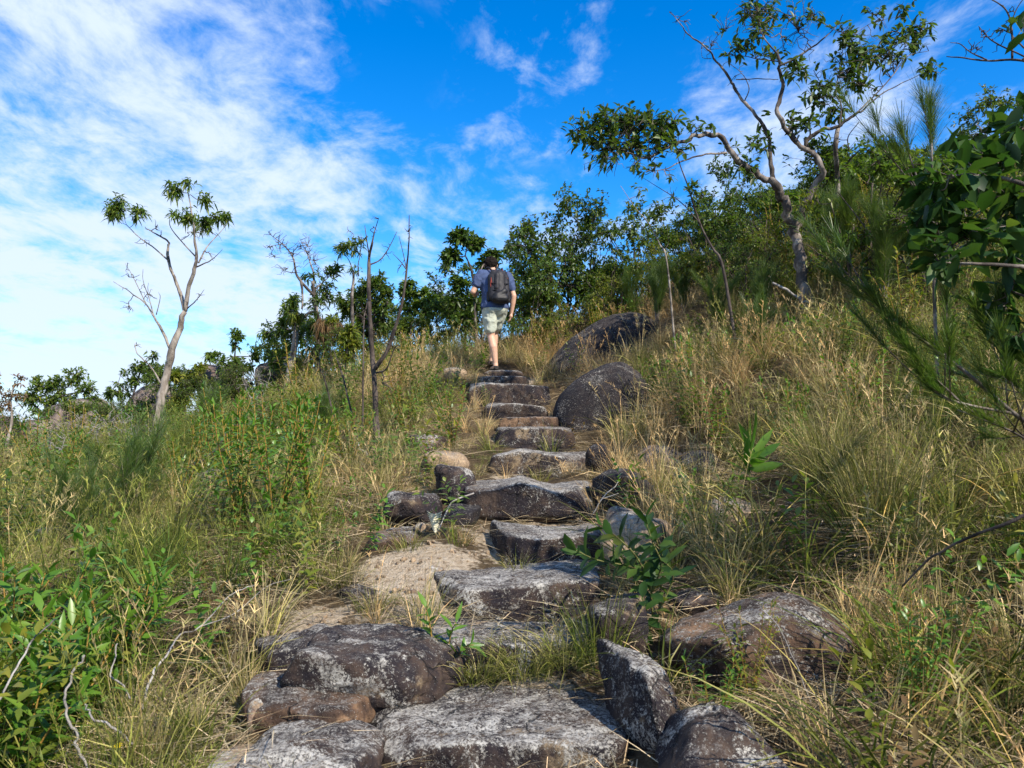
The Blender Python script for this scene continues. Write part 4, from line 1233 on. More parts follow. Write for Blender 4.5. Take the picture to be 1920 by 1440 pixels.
# the big gnarled tree on the right bank
px_tree('gnarled_tree', 'large gnarled grey tree with crooked limbs reaching over the sky, right bank', 'tree', 8.6,
        [(z8((1035, 1240), (1020, 1150), (1000, 1050), (990, 960), (958, 880), (912, 790), (892, 735)), 0.125, 0.085, 0, 0),
         (z8((892, 740), (815, 705), (745, 645), (692, 580), (652, 550), (585, 553), (520, 582), (450, 612), (395, 640), (320, 636), (255, 605)), 0.075, 0.012, 0, -0.7),
         (z8((892, 735), (886, 640), (872, 552), (842, 490), (790, 430), (742, 370), (712, 312), (662, 250), (612, 192), (546, 142), (520, 100), (470, 48)), 0.05, 0.006, 0, 0.4),
         (z8((985, 960), (1010, 880), (1060, 770), (1092, 690), (1042, 622), (982, 580), (936, 520), (916, 450), (940, 350), (916, 280), (905, 212)), 0.085, 0.03, 0.05, -0.3),
         (z8((1030, 610), (1040, 562), (1090, 532), (1160, 520), (1212, 480), (1262, 450)), 0.05, 0.022, 0, -0.2),
         (z8((702, 625), (600, 636), (520, 660), (450, 692), (400, 700)), 0.022, 0.006, -0.3, -0.7),
         (z8((918, 270), (1000, 230), (1062, 188), (1110, 150), (1150, 108), (1180, 60)), 0.024, 0.006, -0.3, -0.6),
         (z8((905, 215), (870, 172), (840, 120), (835, 60), (820, 10)), 0.018, 0.005, -0.3, 0),
         (z8((910, 250), (850, 245), (780, 230), (730, 225)), 0.014, 0.005, -0.3, 0.1),
         (z8((778, 412), (795, 360), (765, 300), (700, 250)), 0.014, 0.004, 0.3, 0.5),
         (z8((742, 325), (830, 322), (915, 325)), 0.012, 0.008, 0.3, -0.2),
         (z8((640, 240), (605, 235), (600, 200)), 0.008, 0.003, 0.4, 0.5),
         (z8((1262, 450), (1330, 390), (1420, 340), (1505, 300)), 0.018, 0.005, -0.2, -0.5),
         (z8((1225, 470), (1310, 390), (1390, 300), (1440, 232), (1530, 208)), 0.018, 0.005, -0.2, 0.3),
         (z8((1165, 520), (1172, 430), (1150, 380), (1165, 280), (1180, 200)), 0.022, 0.006, -0.2, 0.2),
         (z8((1160, 440), (1100, 350), (1060, 300)), 0.012, 0.004, 0, 0.3),
         (z8((1390, 300), (1420, 230), (1440, 170), (1480, 100)), 0.010, 0.004, 0.1, 0.3),
         (z8((1180, 200), (1240, 130), (1310, 90), (1400, 70)), 0.010, 0.003, 0.2, 0.3)],
        zb(z8, [(120, 540, 26, 24, 40, -0.7, 1), (200, 500, 26, 20, 40, -0.7, 1), (290, 490, 28, 20, 44, -0.6, 1), (380, 500, 28, 22, 44, -0.6, 1), (460, 520, 24, 20, 34, -0.5, 1), (240, 580, 28, 18, 34, -0.7, 1),
                (340, 590, 26, 18, 34, -0.6, 1), (430, 570, 22, 16, 26, -0.6, 1), (330, 670, 24, 14, 14, -0.7, 0.5), (200, 640, 24, 16, 14, -0.8, 0.5), (590, 520, 18, 10, 10, -0.4, 0.8), (450, 700, 20, 14, 10, -0.7, 0.4),
                (520, 620, 18, 14, 12, -0.5, 0.7), (680, 620, 26, 18, 10, -0.2, 0.2),
                (780, 60, 22, 24, 22, 0.1, 0.8), (860, 40, 22, 20, 22, 0, 0.8), (830, 130, 22, 20, 22, -0.1, 0.8), (760, 210, 22, 14, 22, 0, 0.9), (860, 230, 20, 14, 16, -0.1, 0.7), (950, 60, 24, 26, 14, -0.2, 0.4),
                (1060, 60, 22, 20, 14, -0.4, 0.7), (1000, 280, 16, 18, 20, -0.3, 1), (1170, 130, 18, 20, 14, 0.1, 0.6), (930, 150, 22, 26, 12, -0.2, 0.2), (700, 120, 24, 30, 12, 0.4, 0.1), (640, 190, 20, 24, 12, 0.4, 0.05),
                (530, 90, 18, 22, 10, 0.5, 0), (740, 310, 20, 24, 10, 0.4, 0),
                (1220, 180, 26, 22, 26, 0.1, 0.9), (1280, 240, 26, 22, 30, 0.1, 1), (1370, 220, 24, 20, 26, 0.2, 1), (1400, 130, 24, 18, 18, 0.2, 0.8), (1500, 120, 20, 18, 20, 0.3, 1), (1480, 170, 18, 14, 16, 0.3, 1),
                (1190, 300, 26, 22, 28, 0.1, 0.9), (1260, 340, 24, 20, 24, 0, 0.9), (1080, 400, 24, 20, 30, 0.2, 1), (1130, 450, 22, 18, 20, 0, 0.8), (1320, 60, 22, 16, 12, 0.2, 0.6), (1430, 40, 20, 14, 12, 0.3, 0.8),
                (1540, 285, 15, 8, 14, -0.5, 1), (1030, 510, 26, 18, 24, -0.1, 0.9), (970, 500, 18, 14, 12, -0.1, 0.8), (870, 560, 24, 18, 12, 0, 0.7), (820, 600, 22, 16, 16, -0.1, 0.8), (800, 690, 26, 18, 18, -0.1, 0.8),
                (1250, 260, 44, 44, 40, 0.1, 0.1), (1150, 350, 36, 40, 30, 0.1, 0.1), (1400, 180, 36, 40, 30, 0.2, 0.1), (820, 110, 40, 44, 36, 0, 0.1), (1000, 120, 40, 44, 30, -0.2, 0.1), (300, 560, 60, 26, 40, -0.7, 0.1), (250, 660, 50, 20, 24, -0.7, 0.1)]),
        'bark_grey', 'leaf_dark', 440, leaf=(0.115, 0.04), per=5, thin=0.52, kink=0.25, puff=1.6, tight=0.35, shape='oval', twigmat='bark_grey', twig_r=0.004, rough=0.010, sides=10, clump=0.12)
px_tree('straight_tree', 'thin straight-trunked tree behind the crooked limbs of the gnarled tree', 'tree', 9.6,
        [(z8((1165, 1130), (1165, 1000), (1160, 850), (1157, 730), (1150, 610), (1160, 520)), 0.05, 0.035, 0, -0.5),
         (z8((1170, 700), (1210, 650), (1250, 610)), 0.025, 0.01, 0, -0.2), (z8((1205, 620), (1200, 560), (1245, 500)), 0.012, 0.006, 0, -0.2)],
        zb(z8, [(1170, 660, 18, 18, 16, 0, 0.8), (1060, 590, 20, 14, 24, 0.1, 1), (1120, 620, 18, 14, 16, 0, 0.9)]),
        'bark_grey', 'leaf_mid', 446, leaf=(0.11, 0.035), per=6)
px_tree('leaning_sapling', 'long thin dark stem leaning across the sky left of the gnarled tree', 'tree', 8.0,
        [(z8((750, 1195), (690, 1100), (650, 1020), (610, 950), (575, 860), (545, 760), (515, 680), (498, 620)), 0.024, 0.006, 0, 0.2),
         (z8((600, 920), (520, 830), (430, 770), (350, 720)), 0.010, 0.003, 0, 0.4), (z8((575, 860), (560, 800), (560, 740)), 0.006, 0.002, 0.1, 0)],
        zb(z8, [(600, 800, 16, 20, 8, 0, 0.3), (480, 790, 18, 18, 8, 0.2, 0.2), (560, 760, 14, 18, 10, 0, 0.6)]), 'bark_dark', 'leaf_dark', 449, sides=5, rough=0.002, twig_r=0.0025)
px_tree('leaning_sapling', 'pale thin stem leaning left behind the long dark leaning stem', 'tree', 9.0,
        [(z8((500, 1180), (460, 1080), (430, 1000), (390, 920), (330, 850), (270, 760)), 0.016, 0.004, 0, 0.2)],
        zb(z8, [(300, 850, 18, 16, 12, 0.2, 0.6), (350, 780, 18, 18, 10, 0.2, 0.4)]), 'bark_pale', 'leaf_mid', 450, sides=5, rough=0.002, twig_r=0.0025)

# near broad-leaved branches entering from the right: a tree whose trunk stands just outside the picture
px_tree('broadleaf_tree', 'broad glossy-leaved tree whose near branches hang in from the right edge', 'tree', 2.9,
        [([(2330, 1120), (2310, 900), (2290, 640), (2260, 380), (2240, 100), (2230, -200)], 0.09, 0.05, -0.3, 0),
         ([(2285, 640), (2160, 480), (2040, 400), (1920, 345), (1850, 330), (1780, 330)], 0.022, 0.005, 0, -0.2),
         ([(2290, 700), (2140, 560), (2020, 520), (1920, 500), (1820, 495), (1760, 500)], 0.020, 0.004, 0, -0.3),
         ([(2295, 760), (2140, 660), (2020, 600), (1930, 560), (1880, 540)], 0.018, 0.004, 0, 0.1),
         ([(2260, 400), (2140, 260), (2030, 180), (1960, 160)], 0.020, 0.005, 0, 0.2),
         ([(2240, 100), (2080, 30), (1980, 60), (1930, 110)], 0.018, 0.005, 0, 0.2),
         ([(2235, -60), (2350, -300), (2500, -520)], 0.04, 0.015, 0, -0.5), ([(2232, -150), (2050, -330), (1900, -480)], 0.035, 0.012, 0, -0.2), ([(2250, 300), (2420, 120), (2600, 0)], 0.03, 0.012, 0, 0.4)],
        [(1860, 300, 62, 52, 20, -0.1, 1), (1770, 340, 60, 50, 16, -0.2, 1), (1900, 390, 62, 52, 20, 0, 1), (1820, 430, 60, 50, 17, -0.2, 1), (1760, 490, 50, 40, 9, -0.3, 1), (1900, 480, 52, 52, 16, 0, 1), (1730, 400, 40, 36, 8, -0.2, 1),
         (1885, 570, 44, 52, 13, 0.1, 1), (1920, 240, 50, 50, 16, 0.1, 1), (1905, 640, 40, 34, 8, 0.1, 1), (1990, 420, 60, 90, 16, 0, 1), (1840, 250, 40, 30, 8, 0, 1), (1920, 60, 30, 40, 3, 0.2, 0.4)],
        'bark_grey', 'leaf_big', 460, leaf=(0.098, 0.044), per=4, shape='oval', droop=0.3, objs=True, twig_r=0.0022, clump=0.07, upw=-0.25, bough_r=0.004)
px_tree('bare_branch_tree', 'bare purple-brown branches against the sky in the upper right corner', 'tree', 4.6,
        [([(2090, 900), (2080, 560), (2060, 300), (2020, 150), (1960, 120), (1920, 112)], 0.07, 0.02, 0, 0),
         ([(1960, 120), (1895, 112), (1850, 114), (1800, 108), (1775, 106)], 0.012, 0.004, 0, 0.2),
         ([(1898, 112), (1897, 60), (1890, 25), (1870, 5), (1835, -10)], 0.010, 0.004, 0.1, 0.1),
         ([(1850, 112), (1820, 98), (1800, 82), (1782, 80)], 0.007, 0.003, 0.1, 0.3),
         ([(1930, 110), (1890, 92), (1860, 76), (1845, 62), (1835, 50)], 0.008, 0.003, 0.1, 0),
         ([(1920, 90), (1895, 60), (1905, 20), (1925, -10)], 0.008, 0.003, 0.1, 0.2)],
        [(1830, 90, 26, 20, 10, 0.2, 0), (1880, 60, 26, 36, 14, 0.1, 0.05), (1850, 70, 20, 18, 8, 0, 0), (1900, 20, 20, 26, 10, 0.1, 0.2)],
        'bark_dark', 'leaf_dark', 465, sides=6, rough=0.002, twig_r=0.003)

# far left skyline trees
px_tree('skyline_tree', 'light green spreading tree behind the left skyline boulder pile', 'tree', 18.5,
        [([(70, 880), (78, 800), (85, 770), (100, 745), (120, 730)], 0.10, 0.04, 0, 0), ([(82, 780), (60, 755), (45, 740)], 0.05, 0.02, 0, 0.3), ([(100, 745), (150, 735), (175, 730)], 0.03, 0.015, 0, 0)],
        [(60, 745, 22, 18, 60, 0, 1), (75, 722, 18, 14, 40, 0, 1), (105, 722, 20, 16, 50, 0, 1), (140, 705, 20, 16, 50, 0, 1), (120, 745, 22, 14, 40, 0, 1), (165, 728, 18, 16, 40, 0, 1), (175, 750, 14, 12, 24, 0, 0.9), (90, 755, 18, 12, 30, 0, 1)],
        'bark_grey', 'leaf_mid', 470, leaf=(0.15, 0.05), per=8, twig_r=0.006)
px_tree('skyline_tree', 'thin brownish tree with pale leaning trunk at the left edge', 'tree', 15.0,
        [([(8, 875), (14, 830), (22, 790), (20, 750), (28, 715)], 0.05, 0.015, 0, 0), ([(21, 770), (5, 740), (-10, 720)], 0.02, 0.008, 0, 0)],
        [(20, 735, 18, 12, 24, 0, 0.9), (8, 760, 14, 12, 22, 0, 0.9), (34, 712, 14, 10, 14, 0, 0.8), (40, 745, 12, 12, 14, 0, 0.8), (-5, 715, 14, 12, 16, 0, 0.9)],
        'bark_pale', 'leaf_brown', 472, leaf=(0.12, 0.035), per=5)
px_tree('skyline_tree', 'dark green low tree left of the pale forked trunk on the skyline', 'tree', 15.5,
        [([(245, 830), (248, 780), (250, 740), (262, 700)], 0.05, 0.02, 0, 0), ([(250, 745), (228, 725), (210, 715)], 0.02, 0.01, 0, 0)],
        [(262, 688, 20, 12, 40, 0, 1), (290, 690, 14, 12, 24, 0, 1), (288, 668, 8, 10, 10, 0, 0.8), (225, 735, 20, 12, 34, 0, 1), (245, 715, 14, 10, 22, 0, 1), (205, 738, 10, 9, 16, 0, 1), (232, 700, 8, 6, 6, 0, 0.8), (265, 770, 20, 14, 30, 0, 1)],
        'bark_grey', 'leaf_dark', 474, leaf=(0.13, 0.045), per=8)
px_tree('skyline_shrub', 'yellow-green shrub right of the pale forked trunk on the skyline', 'shrub', 14.6,
        [([(345, 810), (346, 770), (348, 730), (350, 705)], 0.05, 0.02, 0, 0)],
        [(330, 705, 22, 12, 40, 0, 1), (352, 720, 22, 18, 56, 0, 1), (340, 745, 22, 16, 50, 0, 1), (368, 700, 14, 12, 26, 0, 1), (325, 765, 16, 12, 30, 0, 1), (378, 690, 14, 10, 20, 0, 1)],
        'bark_grey', 'leaf_yellow', 475, leaf=(0.12, 0.045), per=8)
px_tree('skyline_tree', 'small round-topped tree with a taller tuft above the dark-sided boulder', 'tree', 15.2,
        [([(432, 800), (434, 740), (438, 690), (442, 640)], 0.05, 0.015, 0, 0), ([(436, 700), (415, 680), (395, 672)], 0.02, 0.01, 0, 0)],
        [(445, 628, 13, 12, 30, 0, 1), (440, 650, 10, 8, 12, 0, 0.8), (400, 668, 16, 8, 26, 0, 1), (432, 685, 26, 16, 60, 0, 1), (460, 690, 18, 14, 36, 0, 1), (450, 720, 22, 18, 44, 0, 1), (480, 672, 8, 6, 8, 0, 0.8)],
        'bark_dark', 'leaf_mid', 477, leaf=(0.13, 0.045), per=8)

# ------------------------------------------------------------------ shrubs, saplings and small plants
def ground_at(px, Y):
    x = at(px, 720, Y)[0]
    return np.array([x, Y, gz(x, Y)[0]])


def copy_thing(src, loc, rz, scale, label, group=None, name=None, tilt=(0, 0)):
    r = bpy.data.objects.new(name or src.name.split('.')[0], None)
    r.empty_display_size = 0.1
    COL.objects.link(r)
    r.location = loc
    r.rotation_euler = (tilt[0], tilt[1], rz)
    r.scale = (scale, scale, scale)
    tag(r, label, src['category'], group or src.get('group'))
    for ch in src.children:
        c = ch.copy()
        COL.objects.link(c)
        c.parent = r
        c.matrix_local = ch.matrix_local
    return r


def place(src, spots, fresh):
    """the first spot moves the model itself, the others are copies. spots: (loc, rz, scale, label)"""
    for loc, rz, s, lab, grp in spots:
        if fresh and id(src) not in USED:
            USED.add(id(src))
            src.location, src.rotation_euler, src.scale = loc, (0, 0, rz), (s, s, s)
            tag(src, lab, None, grp)
        else:
            copy_thing(src, loc, rz, s, lab, grp)


USED = set()


# ---- dense bushes
def make_bush(seed, w, h, leafmat, leaf, shape='oval', nb=16, cnt=30, bark='bark_dark', per=8):
    g = np.random.default_rng(seed)
    root = empty('bush', (0, 0, 0), '', 'bush')
    limbs = [([(0, 0, -0.08), (0.03, 0.02, h * 0.3), (-0.02, 0.03, h * 0.62)], 0.035, 0.015)]
    for i in range(5):
        a = i * 1.26 + g.uniform(-0.3, 0.3)
        e = np.array([math.cos(a) * w * 0.33, math.sin(a) * w * 0.33, h * g.uniform(0.45, 0.8)])
        limbs.append(([(0, 0, g.uniform(0.0, 0.25) * h), tuple(e * np.array([.45, .45, .6])), tuple(e)], 0.02, 0.007))
    blobs = []
    for i in range(nb):
        a = g.uniform(0, 6.28)
        z = g.uniform(0.18, 0.93) ** 0.9
        r = w * 0.5 * math.sqrt(max(0.05, 1 - ((z - 0.42) / 0.62) ** 2)) * g.uniform(0.45, 1.0)
        k = g.uniform(0.11, 0.2)
        blobs.append(((r * math.cos(a), r * math.sin(a), z * h), (w * k, w * k, h * k * 0.8), cnt, 1.0))
    return tree_parts(root, (0, 0, 0), limbs, blobs, g, bark, leafmat, leaf=leaf, shape=shape, per=per, sides=5, rough=0.002, twig_r=0.0035)


bush_dark = make_bush(501, 1.7, 1.9, 'leaf_dark', (0.085, 0.038))
bush_mid = make_bush(502, 1.7, 1.6, 'leaf_mid', (0.085, 0.032))
bush_yellow = make_bush(503, 1.5, 1.3, 'leaf_yellow', (0.08, 0.026), 'lance', 14, 26)
bush_tall = make_bush(504, 1.5, 2.5, 'leaf_dark', (0.085, 0.040), 'oval', 20, 30)
bush_fine = make_bush(505, 1.4, 1.2, 'leaf_mid', (0.06, 0.018), 'lance', 16, 34)
BUSH = dict(d=bush_dark, m=bush_mid, y=bush_yellow, t=bush_tall, f=bush_fine)
gb = np.random.default_rng(77)


def bushes(rows, group=None):
    for kind, px, Y, s, lab in rows:
        place(BUSH[kind], [(ground_at(px, Y) - [0, 0, 0.05], gb.uniform(0, 6.28), s, lab, group)], True)


bushes([('t', 1030, 14.2, 1.12, 'tallest dark rounded bush on the crest right of the hiker'),
        ('t', 1108, 14.6, 0.98, 'second tall bush on the crest, right of the tallest one behind the hiker'),
        ('d', 985, 13.4, 0.85, 'dark bush directly behind the right arm of the hiker'),
        ('y', 1085, 12.9, 0.75, 'yellow-green bush below the second tall crest bush'),
        ('m', 1150, 13.6, 0.85, 'mid-green bush at the right end of the crest bushes behind the hiker'),
        ('m', 905, 13.6, 0.66, 'low green bush behind the legs of the hiker'),
        ('m', 850, 14.2, 0.66, 'low green bush left of the hiker below the crooked little tree'),
        ('d', 790, 14.6, 0.62, 'low dark bush under the small layered tree left of the hiker'),
        ('m', 735, 14.2, 0.60, 'low green bush right of the yellow-green shrub on the crest'),
        ('f', 640, 12.8, 0.75, 'fine-leaved bush at the foot of the bare grey tree'),
        ('y', 590, 13.2, 0.6, 'small yellowish bush right of the pale curved trunk'),
        ('f', 460, 14.0, 0.7, 'fine-leaved bush in front of the dark-sided skyline boulder'),
        ('d', 1065, 14.9, 1.25, 'dark bush filling the gap between the two tall crest bushes'), ('m', 1000, 12.9, 0.75, 'mid-green bush low behind the right hand of the hiker'), ('y', 1045, 12.5, 0.6, 'yellow-green bush low between the hiker and the long black boulder'),
        ('t', 960, 15.6, 0.95, 'tall dark bush just right of the head of the hiker'), ('y', 1165, 13.0, 0.8, 'yellow-green bush below the right end of the crest bushes'), ('d', 1195, 14.6, 1.1, 'dark bush where the crest bushes meet the hillside thicket'),
        ('d', 870, 15.2, 0.95, 'dark bush behind the trunk of the crooked little tree'), ('m', 820, 15.6, 0.85, 'mid-green bush between the two small trees left of the hiker'), ('d', 700, 15.0, 0.8, 'dark bush left of the small layered tree'), ('m', 665, 14.6, 0.75, 'mid-green bush behind the yellow-green shrub on the crest'),
        ('m', 770, 13.6, 0.55, 'small green bush in straw grass below the small layered tree'), ('m', 530, 14.8, 0.6, 'small green bush left of the fine-leaved one by the bare grey tree'), ('m', 130, 17.4, 0.75, 'green bush between the left skyline boulders'), ('d', 300, 16.8, 0.75, 'dark bush behind the pale forked trunk'), ('f', 60, 15.4, 0.5, 'fine-leaved bush in front of the round skyline boulder'),
        ('m', 215, 16.2, 0.6, 'small green bush on the skyline left of the charred stub')])
ORD = 'first second third fourth fifth sixth seventh eighth ninth tenth eleventh twelfth thirteenth fourteenth'.split()
ROWN = ('foremost', 'second', 'third', 'fourth', 'highest')
LOOK = dict(m='mid-green', y='yellow-green', d='dark green', f='fine-leaved', t='tall dark')
for k, (y0, n, s0) in enumerate(((10.4, 9, 0.72), (12.2, 11, 0.80), (13.8, 12, 0.75), (15.8, 13, 0.95), (18.2, 13, 1.15))):
    thick = []
    for i in range(n):
        px = (1560 if k == 0 else 1235) + (i + gb.uniform(-0.35, 0.35)) * ((420 if k == 0 else 780) / n) + 20 * k
        kind = ('m', 'y', 'y', 'f', 'y', 'm', 't', 'd')[int(gb.integers(0, 8 if k > 1 else 6))]
        thick.append((kind, px, y0 + gb.uniform(-0.6, 0.6), s0 * gb.uniform(0.8, 1.2) * (0.7 if px > 1740 else 1), '%s bush, %s from the left in the %s row of the right hillside thicket' % (LOOK[kind], ORD[i], ROWN[k])))
    bushes(thick, 'bushes in the thicket on the upper right hillside')
bushes([('y', 1605, 8.6, 1.0, 'yellow-green bush on the slope just right of the gnarled trunk, the nearest one there'), ('m', 1685, 8.0, 0.95, 'mid-green bush on the open slope between the gnarled trunk and the hanging leaves'),
        ('f', 1745, 7.4, 0.9, 'fine-leaved bush low on the slope below the hanging leaves'), ('y', 1830, 7.8, 1.0, 'yellow-green bush on the slope behind the hanging leaves'), ('m', 1640, 9.6, 1.05, 'mid-green bush behind the nearest bush right of the gnarled trunk'),
        ('f', 1405, 9.8, 0.8, 'fine-leaved bush left of the gnarled trunk below its long limb'), ('y', 1330, 10.8, 0.85, 'yellow-green bush beside the long dark leaning stem')])
for i, (kind, px, Y, s) in enumerate((('f', 15, 15.8, 0.55), ('d', 55, 16.9, 0.6), ('m', 175, 15.2, 0.5), ('f', 225, 14.8, 0.5), ('m', 320, 15.4, 0.6), ('f', 375, 14.6, 0.5), ('y', 415, 14.4, 0.5), ('m', 500, 15.6, 0.65), ('d', 560, 15.2, 0.65), ('m', 610, 14.8, 0.7))):
    bushes([(kind, px, Y, s * 1.35, '%s low bush, %s from the left edge along the left skyline' % (LOOK[kind], ORD[i]))], 'low scrub along the left skyline')
bushes([('d', 1905, 13.5, 0.95, 'dark bush highest on the skyline at the right edge'), ('d', 1440, 11.4, 0.75, 'dark bush right behind the trunk of the gnarled tree'),
        ('d', 1330, 12.6, 0.9, 'dark bush under the left limb of the gnarled tree'), ('y', 1620, 10.5, 0.6, 'yellow-green bush right of the thin straight trunk')])


# ---- sheoak shrubs: long fine needles on whippy stems
def needles(paths, g, per, length, spread, start=0.25):
    pos, d = [], []
    for P, _ in paths:
        m = int(per * np.linalg.norm(np.diff(P, axis=0), axis=1).sum())
        t = g.uniform(start, 1.0, m) * (len(P) - 1)
        i = np.minimum(t.astype(int), len(P) - 2)
        f = (t - i)[:, None]
        pos.append(P[i] * (1 - f) + P[i + 1] * f)
        d.append(unit(P[i + 1] - P[i]) + g.normal(0, spread, (m, 3)) + np.array([0, 0, 0.25]))
    pos, d = np.concatenate(pos), np.concatenate(d)
    n = len(pos)
    return blades(pos, d, length * g.uniform(0.5, 1.15, n), 0.0026 * g.uniform(0.8, 1.3, n), g.uniform(0.0, 0.25, n), g, 2, tipw=0.4)


def sheoak(root, stems, g, per=640, length=0.17, spread=0.42, mat='needle', bark='bark_grey', start=0.25, sub=5):
    paths = []
    for P in stems:
        P = spline(P, 5)
        L = np.linalg.norm(np.diff(P, axis=0), axis=1).sum()
        paths.append((P, np.linspace(0.004 + 0.005 * L, 0.0025, len(P))))
    main = list(paths)
    for P, r in main:
        for _ in range(sub):
            i = int(g.integers(len(P) // 4, len(P) - 1))
            d = unit(unit(P[i + 1] - P[i]) * 0.9 + g.normal(0, 0.45, 3) + np.array([0, 0, 0.35]))
            L = g.uniform(0.18, 0.45)
            Q = P[i] + np.outer(np.linspace(0, 1, 4), d * L) + np.outer(np.linspace(0, 1, 4) ** 2, [0, 0, 0.06])
            paths.append((Q, np.linspace(0.004, 0.0018, 4)))
    for i, (P, r) in enumerate(main):
        link('stem', limb_mesh('stem', [(P, r)], M[bark], 5), root)
    if len(paths) > len(main):
        tag(link('twigs', limb_mesh('twigs', paths[len(main):], M[bark], 3), root), kind='stuff')
    V, Q, av, t = needles(paths, g, per, length, spread, start)
    tag(link('needles', mesh_np('needles', V, [Q], M[mat], False, {'v': av, 't': t}), root), kind='stuff')
    return root


def make_sheoak(seed, h, n, lean, **kw):
    g = np.random.default_rng(seed)
    root = empty('sheoak_shrub', (0, 0, 0), '', 'shrub')
    stems = []
    for i in range(n):
        a = g.uniform(0, 6.28)
        o = np.array([math.cos(a), math.sin(a), 0]) * h * g.uniform(0.12, 0.32) + np.array([lean[0], lean[1], 0]) * h
        stems.append([(0, 0, -0.05), tuple(o * 0.35 + [0, 0, h * 0.45]), tuple(o + [0, 0, h * g.uniform(0.75, 1.0)])])
    return sheoak(root, stems, g, **kw)


SHE = [make_sheoak(520, 1.35, 4, (0.12, 0)), make_sheoak(521, 1.0, 3, (-0.22, 0.05)), make_sheoak(522, 0.7, 5, (0.0, 0.0), length=0.20, per=330, spread=0.5)]
for k, px, Y, s, rz, lab in [
        (0, 1232, 11.6, 0.85, 0.3, 'pale green wispy sheoak left of the long leaning stems on the crest'),
        (1, 1185, 12.6, 0.9, 1.0, 'small wispy sheoak at the left end of the hillside thicket'),
        (0, 1285, 10.8, 0.7, 2.0, 'wispy sheoak at the foot of the long dark leaning stem'),
        (1, 1345, 9.4, 0.75, 2.4, 'wispy sheoak just left of the foot of the gnarled tree'),
        (0, 1425, 8.8, 0.6, 0.1, 'wispy sheoak standing close to the left of the gnarled trunk'),
        (1, 1420, 7.2, 0.62, 4.0, 'bright yellow-green wispy sheoak in the dry grass below the gnarled tree'),
        (0, 1660, 7.6, 0.9, 5.0, 'wispy sheoak right of the thin straight trunk'),
        (0, 1590, 9.0, 1.0, 3.2, 'tall wispy sheoak between the gnarled tree and the thin straight trunk'),
        (0, 1735, 8.6, 0.8, 4.4, 'tall wispy sheoak behind the hanging broad leaves'),
        (2, 245, 5.6, 0.95, 0.5, 'dark green fine-needled shrub in grass on the left slope'),
        (2, 170, 5.2, 0.75, 2.5, 'small fine-needled shrub left of the dark green one on the left slope'),
        (2, 400, 10.2, 0.85, 1.5, 'fine-needled shrub on the slope right of the pale forked tree'),
        (2, 610, 8.8, 0.7, 1.1, 'fine-needled shrub behind the bright saplings on the left slope')]:
    place(SHE[k], [(ground_at(px, Y) - [0, 0, 0.03], rz, s, lab, None)], True)
# the tall one whose top stands against the sky, and the near one sweeping in from the right edge
g = np.random.default_rng(530)
b = ground_at(1760, 5.3)
r = empty('sheoak_tree', b, 'sheoak top with long dark needles standing against the sky, right side', 'tree')
sheoak(r, [np.array([(0, 0, -0.1), at(1752, 560, 5.3) - b, at(1748, 330, 5.2) - b, at(1746, 255, 5.2) - b, at(1744, 195, 5.2) - b]), np.array([at(1750, 420, 5.25) - b, at(1715, 320, 5.1) - b, at(1690, 245, 5.0) - b]),
           np.array([at(1750, 400, 5.25) - b, at(1690, 320, 5.2) - b, at(1635, 255, 5.2) - b])], g, per=260, length=0.22, spread=0.34, start=0.66, sub=2)
b = ground_at(2080, 3.1)
r = empty('sheoak_tree', b, 'near blurred sheoak branches with grey stem slanting in from the right edge', 'tree')
sheoak(r, [np.array([(0, 0, -0.1), at(2020, 860, 3.1) - b, at(1910, 782, 3.05) - b, at(1820, 705, 3.0) - b, at(1740, 645, 2.95) - b, at(1665, 590, 2.9) - b, at(1635, 555, 2.9) - b]),
           np.array([at(1900, 775, 3.05) - b, at(1820, 760, 2.95) - b, at(1760, 740, 2.9) - b, at(1715, 690, 2.85) - b]), np.array([at(1960, 850, 3.1) - b, at(1900, 810, 3.0) - b, at(1795, 768, 2.9) - b]),
           np.array([at(1990, 760, 3.2) - b, at(1900, 720, 3.15) - b, at(1840, 700, 3.1) - b])], g, per=420, length=0.11, spread=0.34, start=0.55, sub=5)


# ---- leafy saplings with upright stems
def leafy_stems(stems, g, step, leaf, up=0.55):
    """leaves set alternately along the stems"""
    pos, ax, nr = [], [], []
    for P in stems:
        P = spline(P, 6)
        seg = np.linalg.norm(np.diff(P, axis=0), axis=1)
        L = seg.sum()
        m = max(4, int(L * 0.85 / step))
        t = np.linspace(0.15, 1.0, m)
        cum = np.concatenate([[0], np.cumsum(seg)]) / L
        pp = np.stack([np.interp(t, cum, P[:, j]) for j in range(3)], 1)
        i = np.clip(np.searchsorted(cum, t) - 1, 0, len(P) - 2)
        tg = unit(P[i + 1] - P[i])
        a = np.arange(m) * 2.4 + g.uniform(0, 6)
        u = unit(np.cross(tg, [0.3, 0.9, 0.1]))
        w = np.cross(tg, u)
        out = u * np.cos(a)[:, None] + w * np.sin(a)[:, None]
        pos.append(pp + g.normal(0, 0.002, pp.shape))
        ax.append(out + tg * (up + 0.9 * (t[:, None] > 0.93)) + g.normal(0, 0.15, out.shape))
        nr.append(tg + out * -0.3 + g.normal(0, 0.15, out.shape))
    return np.concatenate(pos), np.concatenate(ax), np.concatenate(nr)


